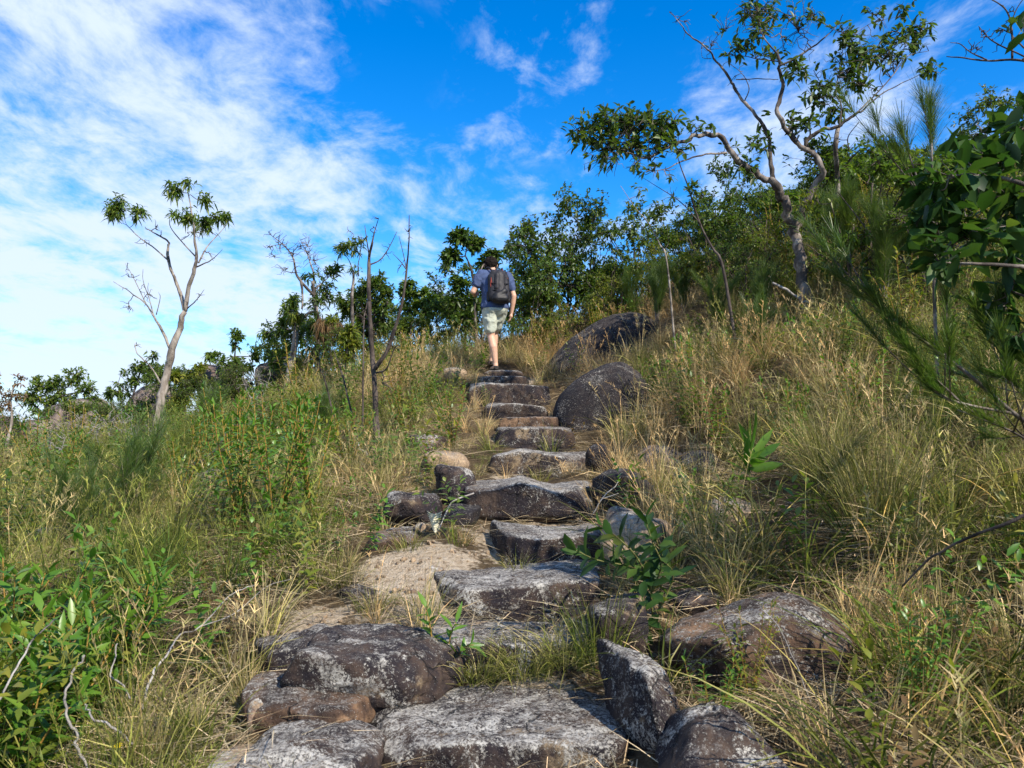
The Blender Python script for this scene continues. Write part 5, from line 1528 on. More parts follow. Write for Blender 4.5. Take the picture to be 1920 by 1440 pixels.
def sapling(root, stems, g, leafmat, stem, leaf=(0.09, 0.022), step=0.022, shape='lance', objs=True, r=0.005, up=0.55, droop=0.2, limit=300):
    for P in stems:
        S_ = spline(P, 6)
        link('stem', limb_mesh('stem', [(S_, np.linspace(r, r * 0.4, len(S_)))], M[stem], 5), root)
    pos, ax, nr = leafy_stems(stems, g, step, leaf, up)
    n = len(pos)
    L, Wd = leaf[0] * g.uniform(0.6, 1.15, n), leaf[1] * g.uniform(0.8, 1.2, n)
    if objs:
        o = g.permutation(n)
        leaf_objects(root, leafmat, pos[o], ax[o], nr[o], L, Wd, g, shape, droop, limit)
    else:
        tag(link('foliage', leaf_mesh('foliage', M[leafmat], pos, ax, nr, L, Wd, g, shape, droop), root), kind='stuff')
    return root


def up_stems(g, n, h, spread):
    out = []
    for i in range(n):
        a = g.uniform(0, 6.28)
        o = np.array([math.cos(a), math.sin(a), 0]) * spread * g.uniform(0.3, 1)
        out.append(np.array([(0, 0, -0.03), o * 0.35 + [0, 0, h * 0.35], o * 0.8 + [0, 0, h * 0.72], o + [0, 0, h * g.uniform(0.8, 1.05)]]))
    return out


for i, (px, Y, h, n, sp, lab) in enumerate([
        (30, 2.35, 0.40, 12, 0.24, 'bright leafy bush filling the bottom left corner'), (140, 2.75, 0.46, 14, 0.28, 'bright orange-stemmed leafy bush above the one in the bottom left corner'),
        (225, 3.1, 0.42, 10, 0.24, 'leafy bush with darker leaves at the right of the bottom left thicket'), (40, 3.3, 0.46, 11, 0.30, 'leafy bush at the left edge behind the bottom left thicket'),
        (10, 2.95, 0.40, 9, 0.24, 'leafy bush cut off by the left edge between its two neighbours')]):
    g = np.random.default_rng(540 + i)
    sapling(empty('leafy_bush', ground_at(px, Y), lab, 'bush', 'orange-stemmed leafy bushes at the lower left'), up_stems(g, n, h, sp), g, 'leaf_bright', 'stem_orange', (0.11, 0.028), 0.019, up=0.5, limit=180)
for i, (px, Y, h, n, sp, lab) in enumerate([
        (455, 4.9, 0.80, 9, 0.28, 'leftmost upright bright green sapling on the slope left of the sandy patch'), (520, 4.75, 0.85, 11, 0.32, 'bushiest upright bright green sapling on the slope left of the sandy patch'),
        (590, 5.1, 0.78, 9, 0.30, 'upright bright green sapling nearest the sandy patch')]):
    g = np.random.default_rng(550 + i)
    sapling(empty('leafy_sapling', ground_at(px, Y), lab, 'sapling', 'bright green saplings left of the sandy patch'), up_stems(g, n, h, sp), g, 'leaf_bright', 'stem_orange', (0.10, 0.022), 0.022, up=0.45, droop=0.4, limit=150)
# the sapling leaning over the steps
g = np.random.default_rng(560)
b = ground_at(1222, 3.3)
r = empty('leafy_sapling', b, 'dark green broad-leaved sapling leaning over the right end of the steps', 'sapling')
q = lambda px, py, Y: at(px, py, Y) - b
sapling(r, [np.array([(0, 0, -0.05), q(1222, 1130, 3.28), q(1215, 1080, 3.2), q(1180, 1062, 3.15), q(1120, 1050, 3.1), q(1080, 1032, 3.05)]), np.array([q(1215, 1082, 3.2), q(1190, 1040, 3.15), q(1160, 1010, 3.1), q(1128, 985, 3.1)]),
            np.array([q(1222, 1110, 3.25), q(1240, 1060, 3.2), q(1225, 1020, 3.2), q(1210, 975, 3.2)]), np.array([q(1222, 1170, 3.3), q(1262, 1085, 3.3), q(1245, 1050, 3.25), q(1230, 1010, 3.2)]),
            np.array([(0.0, 0, -0.03), q(1212, 1170, 3.2), q(1205, 1120, 3.15)])], g, 'leaf_big', 'stem_green', (0.105, 0.040), 0.017, 'oval', True, 0.005, 0.5, 0.25)
g = np.random.default_rng(561)
r = empty('small_plant', ground_at(800, 2.98), 'small bright plant with some red leaves on the left end of the thin step', 'plant')
r.location = at(822, 1212, 3.07)
sapling(r, [np.array([(0, 0, -0.16), (-0.03, 0, 0.06), (-0.05, 0, 0.15)]), np.array([(0.02, 0, -0.12), (0.05, -0.02, 0.05), (0.07, -0.04, 0.10)]), np.array([(0.02, 0, -0.12), (0.10, -0.03, 0.0), (0.14, -0.05, 0.02)])],
        g, 'leaf_bright', 'stem_orange', (0.075, 0.024), 0.013, 'lance', True, 0.004, 0.6)
g = np.random.default_rng(562)
b = ground_at(1412, 4.3)
r = empty('strap_leaf_seedling', b, 'seedling with long upright bright green strap leaves on the right bank', 'plant')
q = lambda px, py, Y: at(px, py, Y) - b
S_ = spline(np.array([(0, 0, -0.05), q(1408, 930, 4.3), q(1405, 870, 4.28)]), 5)
link('stem', limb_mesh('stem', [(S_, np.linspace(0.007, 0.004, len(S_)))], M['stem_green'], 5), r)
tips = [(1420, 765, 4.2), (1365, 825, 4.2), (1465, 830, 4.25), (1385, 790, 4.3), (1450, 800, 4.3), (1360, 860, 4.15), (1470, 870, 4.2), (1400, 800, 4.15), (1440, 855, 4.1), (1375, 895, 4.15), (1430, 900, 4.1), (1410, 780, 4.35)]
P0 = np.array([q(1405 + g.normal(0, 3), 880 + g.normal(0, 12), 4.28) for _ in tips])
T0 = np.array([q(*t) for t in tips])
D0 = T0 - P0
leaf_objects(r, 'leaf_bright', P0, D0, unit(np.cross(D0, g.normal(0, 1, D0.shape))), np.linalg.norm(D0, axis=1), np.full(len(tips), 0.05), g, 'strap', 0.2)

# leafy plants over the slope: three models, copied
LP = []
for i, (h, n, sp, mt, lf, stp) in enumerate([(0.75, 9, 0.34, 'leaf_bright', (0.10, 0.024), 0.024), (0.65, 9, 0.34, 'leaf_mid', (0.09, 0.026), 0.022), (0.80, 8, 0.30, 'leaf_yellow', (0.095, 0.022), 0.024)]):
    g = np.random.default_rng(570 + i)
    LP.append(sapling(empty('leafy_plant', (0, 0, 0), '', 'plant'), up_stems(g, n, h, sp), g, mt, 'stem_orange' if i != 1 else 'stem_green', lf, stp, objs=False, droop=0.35))
for k, px, Y, s, lab in [
        (0, 650, 6.2, 0.7, 'leafy plant on the slope just left of the pale-topped overhanging rock'), (1, 600, 7.0, 0.75, 'leafy plant right of the fallen twig branch on the left slope'), (0, 545, 8.0, 1.1, 'leafy plant below the short crooked dead stem'),
        (2, 670, 7.2, 0.55, 'yellowish plant at the foot of the two-stemmed dead sapling'), (0, 760, 8.0, 0.75, 'leafy plant between the dead sapling and the upper steps'), (1, 790, 9.2, 1.1, 'leafy plant in straw grass left of the broad upper slab'),
        (2, 745, 9.8, 1.1, 'yellowish plant on the slope left of the pale pinkish stone'), (0, 850, 7.2, 0.75, 'leafy plant at the left end of the black step'), (1, 640, 9.6, 1.2, 'leafy plant left of the dead sapling, high on the slope'),
        (2, 560, 10.4, 1.2, 'yellowish plant below the pale curved trunk'), (0, 430, 9.0, 1.1, 'leafy plant right of the yellow grass tuft, higher on the slope'), (1, 500, 9.6, 1.1, 'leafy plant below the sunlit skyline boulder'),
        (0, 380, 8.2, 0.9, 'leafy plant above the low grey sloping rock'), (1, 250, 9.4, 1.0, 'leafy plant in front of the charred stub'), (2, 150, 9.8, 1.0, 'yellowish plant below the left skyline boulder pile'), (0, 70, 8.6, 1.0, 'leafy plant near the left edge below the skyline boulders'),
        (0, 110, 6.6, 0.9, 'leafy plant behind the pale half-buried rock'), (1, 30, 5.0, 1.0, 'leafy plant at the left edge above the bottom left thicket'), (0, 430, 6.2, 0.9, 'leafy plant above the leftmost bright sapling'), (2, 340, 6.0, 0.8, 'yellowish plant right of the dark green fine-needled shrub'),
        (1, 1290, 6.8, 0.95, 'leafy plant on the right bank above the pale low rock'), (0, 1345, 6.2, 0.75, 'leafy plant on the right bank behind the strap-leaf seedling'), (1, 1240, 8.0, 0.8, 'leafy plant just right of the smooth dome boulder'),
        (1, 1580, 6.4, 0.9, 'leafy plant in dry grass below the gnarled trunk'), (2, 1700, 6.6, 1.0, 'yellowish plant under the hanging broad leaves'), (1, 1800, 6.0, 1.0, 'leafy plant under the broad leaves near the right edge'), (0, 1700, 2.55, 0.55, 'leafy plant low in the grass at the lower right corner'),
        (1, 1340, 4.2, 0.6, 'leafy plant beside the low tan rock on the right bank'), (2, 1395, 2.72, 0.42, 'little yellow-green plant in front of the large brown boulder'), (0, 1330, 2.45, 0.34, 'little plant between the upright stone and the large brown boulder'),
        (0, 1480, 5.4, 0.7, 'leafy plant on the right bank above the strap-leaf seedling'), (0, 1620, 5.2, 0.8, 'leafy plant behind the tall fine-bladed tussock on the right bank'), (1, 1860, 4.2, 0.7, 'leafy plant at the right edge below the slanting grey stem'), (0, 1290, 7.6, 0.8, 'leafy plant in dry grass right of the smooth dome boulder, second from it'), (1, 1400, 8.0, 0.8, 'leafy plant left of the foot of the gnarled tree'),
        (1, 950, 13.0, 0.9, 'leafy plant in straw grass just right of the hiker'), (2, 1010, 12.4, 0.9, 'yellowish plant on the crest above the long black boulder'), (2, 1130, 11.8, 1.0, 'yellowish plant behind the long black boulder'),
        (0, 1560, 11.0, 1.2, 'leafy plant below the thin straight trunk'), (2, 1480, 10.6, 1.2, 'yellowish plant left of the thin straight trunk'), (2, 1660, 9.6, 1.2, 'yellowish plant in the gap right of the thin straight trunk')]:
    place(LP[k], [(ground_at(px, Y), gb.uniform(0, 6.28), s, lab, 'leafy plants across the slope')], True)

# ---- tussocks that stand out
for i, (px, Y, mt, n, hl, hh, w, spd, bd, lab) in enumerate([
        (345, 7.0, 'yellow_tuft', 220, 0.22, 0.42, 0.004, 0.45, 0.25, 'bright yellow grass tuft below the pale forked tree'),
        (1640, 3.9, 'tussock', 420, 0.40, 0.75, 0.0042, 0.34, 0.35, 'tall fine-bladed brown-green tussock on the bank right of the strap-leaf seedling'),
        (1550, 4.5, 'tussock', 360, 0.35, 0.65, 0.0042, 0.36, 0.35, 'fine-bladed tussock just right of the strap-leaf seedling'),
        (1740, 2.75, 'sedge_tussock', 260, 0.25, 0.55, 0.0045, 0.4, 0.5, 'dense green grass tussock at the lower right'),
        (1120, 3.02, 'sedge_tussock', 150, 0.20, 0.40, 0.0036, 0.35, 0.3, 'green grass tuft at the right end of the thin step'),
        (985, 3.05, 'tussock', 260, 0.14, 0.30, 0.0034, 0.75, 0.6, 'sprawling grass tuft growing in front of the thin step'),
        (900, 3.05, 'tussock', 230, 0.13, 0.28, 0.0034, 0.7, 0.6, 'grass tuft right of the small red-leaved plant'),
        (1060, 3.05, 'tussock', 240, 0.14, 0.32, 0.0034, 0.7, 0.6, 'grass tuft near the right end of the lowest slab'),
        (800, 3.55, 'tussock', 90, 0.14, 0.28, 0.0034, 0.55, 0.4, 'grey-green grass tuft at the left corner of the thick speckled slab'),
        (970, 4.1, 'tussock', 80, 0.12, 0.24, 0.0036, 0.5, 0.4, 'straw tuft at the left end of the sagging step'),
        (1010, 6.32, 'tussock', 90, 0.14, 0.26, 0.0036, 0.5, 0.4, 'grass tuft in front of the humped step'),
        (705, 3.62, 'tussock', 110, 0.10, 0.22, 0.0036, 0.5, 0.4, 'short tuft at the lower edge of the sandy patch'),
        (655, 3.95, 'tussock', 120, 0.12, 0.26, 0.0036, 0.5, 0.4, 'short tuft at the left edge of the sandy patch'),
        (770, 4.28, 'tussock', 90, 0.10, 0.22, 0.0036, 0.5, 0.4, 'short tuft at the upper edge of the sandy patch'),
        (300, 2.45, 'tussock', 220, 0.18, 0.36, 0.0036, 0.55, 0.5, 'sprawling straw tussock at the bottom left beside the leafy bush'),
        (385, 2.5, 'sedge_tussock', 110, 0.14, 0.30, 0.0036, 0.5, 0.4, 'green tuft left of the small tan stone'),
        (860, 4.35, 'sedge_tussock', 36, 0.12, 0.24, 0.004, 0.35, 0.3, 'small upright tuft on the ledge above the sandy patch')]):
    t = tuft('grass_tussock', M[mt], 590 + i, n, hl, hh, w, spd, (0, 0), bd, 4, radius=0.05 + 0.0002 * n)
    t.data.name = 'grass_tussock'
    COL.objects.link(t)
    t.location = ground_at(px, Y) + np.array([0, 0, 0.07 if 3.0 < Y < 3.1 else 0.0])
    tag(t, lab, 'grass tuft')


# ---- low herbs between the grass: uncountable
def herb(name, seed, mat, h, n):
    g = np.random.default_rng(seed)
    st = up_stems(g, n, h, h * 0.5)
    pos, ax, nr = leafy_stems(st, g, 0.022, 0, 0.5)
    m = len(pos)
    V, Q, T_, v = leaf_arrays(pos, ax, nr, 0.065 * g.uniform(0.6, 1.2, m), 0.020 * g.uniform(0.7, 1.2, m), g, 'lance', 0.3)
    return bpy.data.objects.new(name, mesh_np(name, V, [Q, T_], M[mat], False, {'v': v, 't': v}))


HERB = [herb('herb', 600, 'leaf_bright', 0.38, 5), herb('herb', 601, 'leaf_mid', 0.34, 5), herb('herb', 602, 'leaf_yellow', 0.42, 5), herb('herb', 603, 'leaf_brown', 0.34, 4)]
g = np.random.default_rng(611)
x, y = field(3400, 1.4, 17.0, 1.6, g)
q = np.stack([x, y, 0 * x], 1)
side = np.interp(x / y, [-0.7, -0.15, 0.0, 0.12, 0.4, 0.8], [0.85, 0.75, 0.2, 0.22, 0.45, 0.6])
k = (g.random(len(x)) < side) & (fbm(q * 0.7, 3, 91) > -0.2) & ~in_foot(x, y, 0.05) & (g.random(len(x)) > sand_mask(x, y) * 1.6) & ~in_clear(x, y) & ~((np.abs(x) < 0.7) & (y < 2.7))
x, y = x[k], y[k]
n = len(x)
scatter('undergrowth', 'low leafy herbs growing through the grass', HERB, np.stack([x, y, gz(x, y)], 1), np.stack([g.normal(0, 0.15, n), g.normal(0, 0.15, n), g.uniform(0, 6.28, n)], 1),
        g.uniform(0.6, 1.3, n), g.choice(4, n, p=[.42, .28, .2, .10]), g.random(n))

# ---- bare twiggy shrubs and fallen sticks
for i, (px, py, Y, h, w, lab) in enumerate([
        (150, 880, 11.5, 100, 30, 'grey leafless twiggy shrub in front of the left skyline boulders'), (205, 885, 10.8, 110, 34, 'grey leafless twiggy shrub left of the charred stub'), (255, 890, 10.6, 90, 28, 'low grey twiggy shrub below the charred stub'),
        (95, 905, 9.6, 90, 26, 'sparse grey twiggy shrub near the left edge'), (395, 860, 10.5, 70, 26, 'dark twiggy dead shrub right of the yellow grass tuft'), (480, 770, 12.5, 70, 26, 'grey twiggy shrub below the dark-sided skyline boulder')]):
    px_tree('twiggy_shrub', lab, 'shrub', Y, [([(px, py + 20), (px + 3, py - h * 0.4), (px - 4, py - h * 0.8)], 0.014, 0.005, 0, 0.1), ([(px, py), (px - w * 0.6, py - h * 0.5), (px - w, py - h * 0.85)], 0.010, 0.004, 0, 0.2), ([(px, py), (px + w * 0.6, py - h * 0.5), (px + w, py - h * 0.9)], 0.010, 0.004, 0, -0.2)],
            [(px - w * 0.7, py - h * 0.7, w * 0.7, h * 0.35, 24, 0.1, 0), (px + w * 0.7, py - h * 0.7, w * 0.7, h * 0.35, 24, -0.1, 0), (px, py - h * 0.85, w * 0.7, h * 0.3, 20, 0, 0)], 'bark_dead' if i != 4 else 'bark_dark', 'leaf_dark', 620 + i, sides=5, rough=0.001, twig_r=0.0042)


def stick(label, pts, r0, r1, mat, name='fallen_branch', twigs=(), group='dead sticks lying in the grass', lift=0.0):
    P = np.array([at(*p) for p in pts])
    b = P[0].copy()
    root = empty(name, b, label, 'stick', group)
    S_ = spline(P - b, 6)
    S_ = S_ + r0 * 0.9 * np.stack([fbm(np.stack([np.arange(len(S_)) * 0.45, 0 * S_[:, 0] + len(label), 0 * S_[:, 0] + j], 1), 3, 5) for j in range(3)], 1)
    link('stick', limb_mesh('stick', [(S_, np.linspace(r0, r1, len(S_)) * 0.78)], M[mat], 6, r0 * 0.25), root)
    for tw in twigs:
        S_ = spline(np.array([at(*p) for p in tw]) - b, 5)
        link('twig', limb_mesh('twig', [(S_, np.linspace(r1 * 1.2, r1 * 0.5, len(S_)))], M[mat], 5), root)


stick('white curved dead stick standing in the bottom left grass', [(170, 1445, 2.32), (145, 1400, 2.3), (143, 1380, 2.3), (125, 1340, 2.28), (122, 1300, 2.28), (140, 1255, 2.3), (160, 1228, 2.32)], 0.006, 0.004, 'bark_dead')
stick('white dead stick right of the curved one in the bottom left grass', [(250, 1395, 2.4), (215, 1365, 2.35), (180, 1350, 2.3), (165, 1332, 2.3), (160, 1322, 2.3)], 0.005, 0.003, 'bark_dead')
stick('long pale dead branch arching up from the straw tussock', [(265, 1330, 2.6), (285, 1275, 2.65), (305, 1235, 2.7), (340, 1190, 2.8), (375, 1175, 2.9), (430, 1120, 3.0), (480, 1095, 3.1)], 0.006, 0.002, 'bark_dead', twigs=[[(375, 1175, 2.9), (440, 1150, 3.0), (500, 1100, 3.1), (550, 1085, 3.2)]])
stick('short broken white stick left of the arching pale branch', [(245, 1310, 2.6), (232, 1285, 2.6), (208, 1268, 2.6), (215, 1230, 2.62), (221, 1205, 2.65)], 0.004, 0.003, 'bark_dead')
stick('grey stick slanting through the bottom left leafy bushes', [(0, 1312, 2.2), (45, 1225, 2.3), (70, 1190, 2.4), (100, 1162, 2.5)], 0.004, 0.003, 'bark_dead')
stick('dark fallen branch lying across the grass at the left edge', [(-15, 1095, 4.1), (60, 1080, 4.2), (110, 1075, 4.25), (170, 1072, 4.3), (220, 1068, 4.4), (330, 1070, 4.5)], 0.010, 0.003, 'bark_dark', twigs=[[(165, 1072, 4.3), (152, 1055, 4.3), (135, 1040, 4.3)], [(170, 1072, 4.3), (160, 1085, 4.2), (148, 1092, 4.2)]])
stick('dark broken branch sticking up in the mid-left grass', [(340, 885, 7.6), (405, 842, 7.7), (430, 802, 7.75), (445, 797, 7.8), (475, 793, 7.85)], 0.012, 0.005, 'bark_dark', twigs=[[(405, 842, 7.7), (425, 850, 7.7), (450, 862, 7.7)], [(410, 838, 7.7), (440, 855, 7.65), (450, 865, 7.6)]])
stick('dark fallen twiggy branch in the grass behind the bright green saplings', [(470, 910, 6.3), (520, 915, 6.3), (580, 925, 6.25), (640, 935, 6.2)], 0.008, 0.003, 'bark_dark', twigs=[[(520, 915, 6.3), (515, 895, 6.3), (508, 885, 6.3)], [(560, 922, 6.3), (600, 945, 6.2), (630, 960, 6.1)]])
stick('bleached snag standing at the foot of the dead sapling', [(688, 905, 7.0), (684, 870, 7.0), (680, 845, 7.0), (674, 826, 7.0)], 0.03, 0.006, 'bark_dead', name='wood_snag')
stick('dark purple branch slanting through the grass at the right edge', [(1690, 1100, 2.7), (1740, 1050, 2.6), (1800, 1015, 2.5), (1870, 985, 2.4), (1935, 960, 2.35)], 0.004, 0.008, 'bark_dark')
stick('pale fallen stick against the base of the gnarled tree', [(1450, 528, 8.3), (1480, 548, 8.3), (1500, 562, 8.35), (1520, 570, 8.4)], 0.016, 0.02, 'bark_dead')
stick('thin pale stem lying over the large brown boulder', [(1520, 1320, 2.6), (1490, 1240, 2.6), (1455, 1170, 2.62), (1428, 1140, 2.68)], 0.003, 0.002, 'bark_dead')
stick('grey twig lying over the right end of the undercut slab', [(1110, 965, 4.7), (1130, 935, 4.7), (1150, 915, 4.75), (1165, 895, 4.8)], 0.005, 0.003, 'bark_dead', twigs=[[(1130, 935, 4.7), (1145, 930, 4.7), (1160, 925, 4.7)]])

# dry curled frond beside the undercut slab
m, T = new_mat('dry_frond')
co = T.noise(T.n('ShaderNodeTexCoord').outputs['Object'], 20, 3)
finish(T, T.n('ShaderNodeMixShader', {0: 0.2, 1: principled(T, T.ramp(co, [(0.3, (0.62, 0.57, 0.36)), (0.7, (0.74, 0.72, 0.6))]), 0.6, 0.3), 2: T.n('ShaderNodeBsdfTranslucent', {'Color': (0.6, 0.55, 0.35, 1)}).outputs[0]}).outputs[0])
M['frond'] = m
b = at(812, 985, 4.5)
b[2] = gz(b[0], b[1])[0]
r = empty('dry_frond', b, 'dry pale curled frond with banded leaflets left of the undercut slab', 'frond')
S_ = spline(np.array([at(888, 925, 4.7), at(850, 940, 4.6), at(835, 965, 4.5), at(822, 995, 4.45)]) - b, 6)
link('stalk', limb_mesh('stalk', [(S_, np.linspace(0.006, 0.003, len(S_)))], M['bark_dead'], 5), r)
for i in range(8):
    c0, c1 = at(800 + i * 1.5, 958 + i * 4.6, 4.47) - b, at(829 - i * 0.8, 960 + i * 4.4, 4.5) - b
    mid = (c0 + c1) / 2 + np.array([0, -0.03, -0.018])
    P = spline(np.array([c0, mid, c1]), 6)
    wd = 0.0065 * np.sin(np.linspace(0.12, math.pi - 0.3, len(P)))[:, None] + 0.0008
    up = np.array([0, -0.35, 1.0])
    A, B_, C_ = P + wd * up, P - wd * up, P - wd * np.array([0, 1.0, 0.2]) * 0.8
    n = len(P)
    V = np.concatenate([A, C_, B_])
    k = np.arange(n - 1)
    Q = np.concatenate([np.stack([k, k + 1, n + k + 1, n + k], 1), np.stack([n + k, n + k + 1, 2 * n + k + 1, 2 * n + k], 1)])
    link('leaflet', mesh_np('leaflet', V, [Q], M['frond'], True), r)

# yellow daisy in the bottom left grass
b = ground_at(243, 2.35)
r = empty('yellow_flower', b, 'single small yellow flower in the straw at the bottom left', 'flower')
mm, T = new_mat('yellow_petal')
finish(T, principled(T, (0.75, 0.52, 0.01), 0.5, 0.3))
link('stem', limb_mesh('stem', [(np.array([(0, 0, -0.02), (0.01, 0, 0.05), (0.0, -0.01, 0.10)]), [0.0016, 0.0014, 0.0012])], M['stem_green'], 5), r)
for i in range(8):
    a = i * math.pi / 4
    d = np.array([math.cos(a), math.sin(a) * 0.9, 0.25 + 0.35 * math.sin(a)])
    V, Q, T_, v = leaf_arrays(np.array([[0.0, -0.01, 0.10]]), d[None], np.array([[0, -0.4, 1.0]]), [0.014], [0.007], np.random.default_rng(i), 'oval', 0.1)
    link('petal', mesh_np('petal', V, [Q, T_], mm, True, {'v': v}), r)

# loose grit and pebbles on the sandy patch
PEB = []
for i in range(4):
    P, Fc = rock_shape((0.03, 0.024, 0.016), 640 + i, 2, p=5, rough=0.06)
    PEB.append(bpy.data.objects.new('pebble', mesh_np('pebble', P, [Fc], M['tan_rock'], True)))
g = np.random.default_rng(650)
x, y = g.uniform(-1.4, 0.5, 2600), g.uniform(2.6, 5.4, 2600)
k = (g.random(len(x)) < 0.1 + sand_mask(x, y) * 0.8) & ~in_foot(x, y)
x, y = x[k], y[k]
n = len(x)
scatter('gravel', 'loose grit and pebbles on the bare sandy patch', PEB, np.stack([x, y, gz(x, y) + 0.002], 1), g.uniform(0, 6.28, (n, 3)), 0.2 + 1.5 * g.random(n) ** 4, g.integers(0, 4, n), g.random(n))

# ------------------------------------------------------------------ the hiker
def capsule(a, b, ra, rb, side=None, flat=1.0, rings=5, seg=14):
    """tapered limb piece with round ends; flat squeezes it across the given direction"""
    a, b = np.asarray(a, float), np.asarray(b, float)
    ax = b - a
    L = np.linalg.norm(ax)
    ax = ax / max(L, 1e-6) if L > 1e-6 else np.array([0, 0, 1.0])
    s = np.asarray(side if side is not None else ((1, 0, 0) if abs(ax[0]) < 0.8 else (0, 1, 0)), float)
    s = unit(s - ax * (s @ ax))
    u = np.cross(ax, s)
    prof = []
    for t in np.linspace(-math.pi / 2 + 0.02, 0, rings):
        prof.append((ra * math.sin(t), ra * math.cos(t)))
    for t in np.linspace(0, math.pi / 2 - 0.02, rings):
        prof.append((L + rb * math.sin(t), rb * math.cos(t)))
    th = np.linspace(0, 2 * math.pi, seg, endpoint=False)
    V = np.concatenate([a + ax * h + r * (np.outer(np.cos(th), s) + flat * np.outer(np.sin(th), u)) for h, r in prof])
    n = len(prof)
    k = np.arange(seg)
    k2 = (k + 1) % seg
    Q = np.concatenate([np.stack([i * seg + k, i * seg + k2, (i + 1) * seg + k2, (i + 1) * seg + k], 1) for i in range(n - 1)])
    V = np.concatenate([V, [V[:seg].mean(0)], [V[-seg:].mean(0)]])
    c0, c1 = n * seg, n * seg + 1
    T_ = np.concatenate([np.stack([np.full(seg, c0), k2, k], 1), np.stack([np.full(seg, c1), (n - 1) * seg + k, (n - 1) * seg + k2], 1)])
    return V, Q, T_


def fuse(name, prims, voxel, mat, parent, smooth=6, wob=0.0, cut=None):
    """fuse the pieces into one continuous skin"""
    V, Q, T_, o = [], [], [], 0
    for v, q, t in prims:
        V.append(v)
        Q.append(q + o)
        T_.append(t + o)
        o += len(v)
    me = mesh_np(name, np.concatenate(V), [np.concatenate(Q), np.concatenate(T_)])
    ob = bpy.data.objects.new(name + '_raw', me)
    COL.objects.link(ob)
    md = ob.modifiers.new('r', 'REMESH')
    md.mode = 'VOXEL'
    md.voxel_size = voxel
    ms = ob.modifiers.new('s', 'SMOOTH')
    ms.iterations = smooth
    ms.factor = 0.5
    dg = bpy.context.evaluated_depsgraph_get()
    out = bpy.data.meshes.new_from_object(ob.evaluated_get(dg))
    bpy.data.objects.remove(ob)
    bpy.data.meshes.remove(me)
    out.name = name
    n = len(out.vertices)
    P = np.empty(n * 3, np.float32)
    out.vertices.foreach_get('co', P)
    P = P.reshape(-1, 3).astype(float)
    if wob:
        P = P + wob * np.stack([fbm(P * 14 + 3 * i, 3, 60 + i) for i in range(3)], 1)
    if cut is not None:                                   # clean hems: press everything beyond a plane onto it
        for pt, nr in cut:
            d = (P - np.array(pt)) @ np.array(nr)
            P = P - np.outer(np.maximum(d, 0), nr)
    out.vertices.foreach_set('co', P.astype(np.float32).ravel())
    out.polygons.foreach_set('use_smooth', np.ones(len(out.polygons), bool))
    out.materials.clear()
    out.materials.append(mat)
    out.update()
    return link(name, out, parent)


def plain(name, col, rough=0.8, spec=0.25, var=0.25, scale=30, bmp=0.3, **kw):
    m, T = new_mat(name)
    p = T.n('ShaderNodeTexCoord').outputs['Object']
    a = T.noise(p, scale, 4, 0.6)
    b = T.noise(p, scale * 0.15, 3, 0.5)
    c = T.mix(T.math('ADD', T.math('MULTIPLY', a, 0.5), T.math('MULTIPLY', b, 0.5)), tuple(x * (1 - var) for x in col), tuple(min(1, x * (1 + var)) for x in col))
    finish(T, principled(T, c, rough, spec, bump(T, a, bmp, 0.004), **kw))
    return m


SKIN = plain('skin', (0.56, 0.33, 0.22), 0.55, 0.4, 0.08, 20, 0.1, **{'Subsurface Weight': 0.08})
SHIRT = plain('blue_cotton', (0.06, 0.085, 0.165), 0.9, 0.15, 0.2)
SHORTS = plain('stone_cotton', (0.44, 0.46, 0.37), 0.9, 0.15, 0.15)
HAIR = plain('dark_hair', (0.012, 0.008, 0.006), 0.8, 0.12, 0.5, 60, 0.8)
PACK = plain('charcoal_nylon', (0.024, 0.022, 0.024), 0.6, 0.35, 0.3)
PACK2 = plain('black_nylon', (0.009, 0.0085, 0.010), 0.55, 0.35, 0.3)
RED = plain('red_trim', (0.22, 0.035, 0.022), 0.7, 0.3, 0.2)
SOLE = plain('dark_rubber', (0.018, 0.014, 0.013), 0.7, 0.3, 0.3)

feet = np.array([at(929, 697, 11.15)[0], 11.15, Z_TOP + 0.012])
hiker = empty('person', feet, 'hiker seen from behind in blue t-shirt, pale shorts and sandals, climbing the steps', 'person', None, R(15))
A = lambda *v: np.array(v, float)
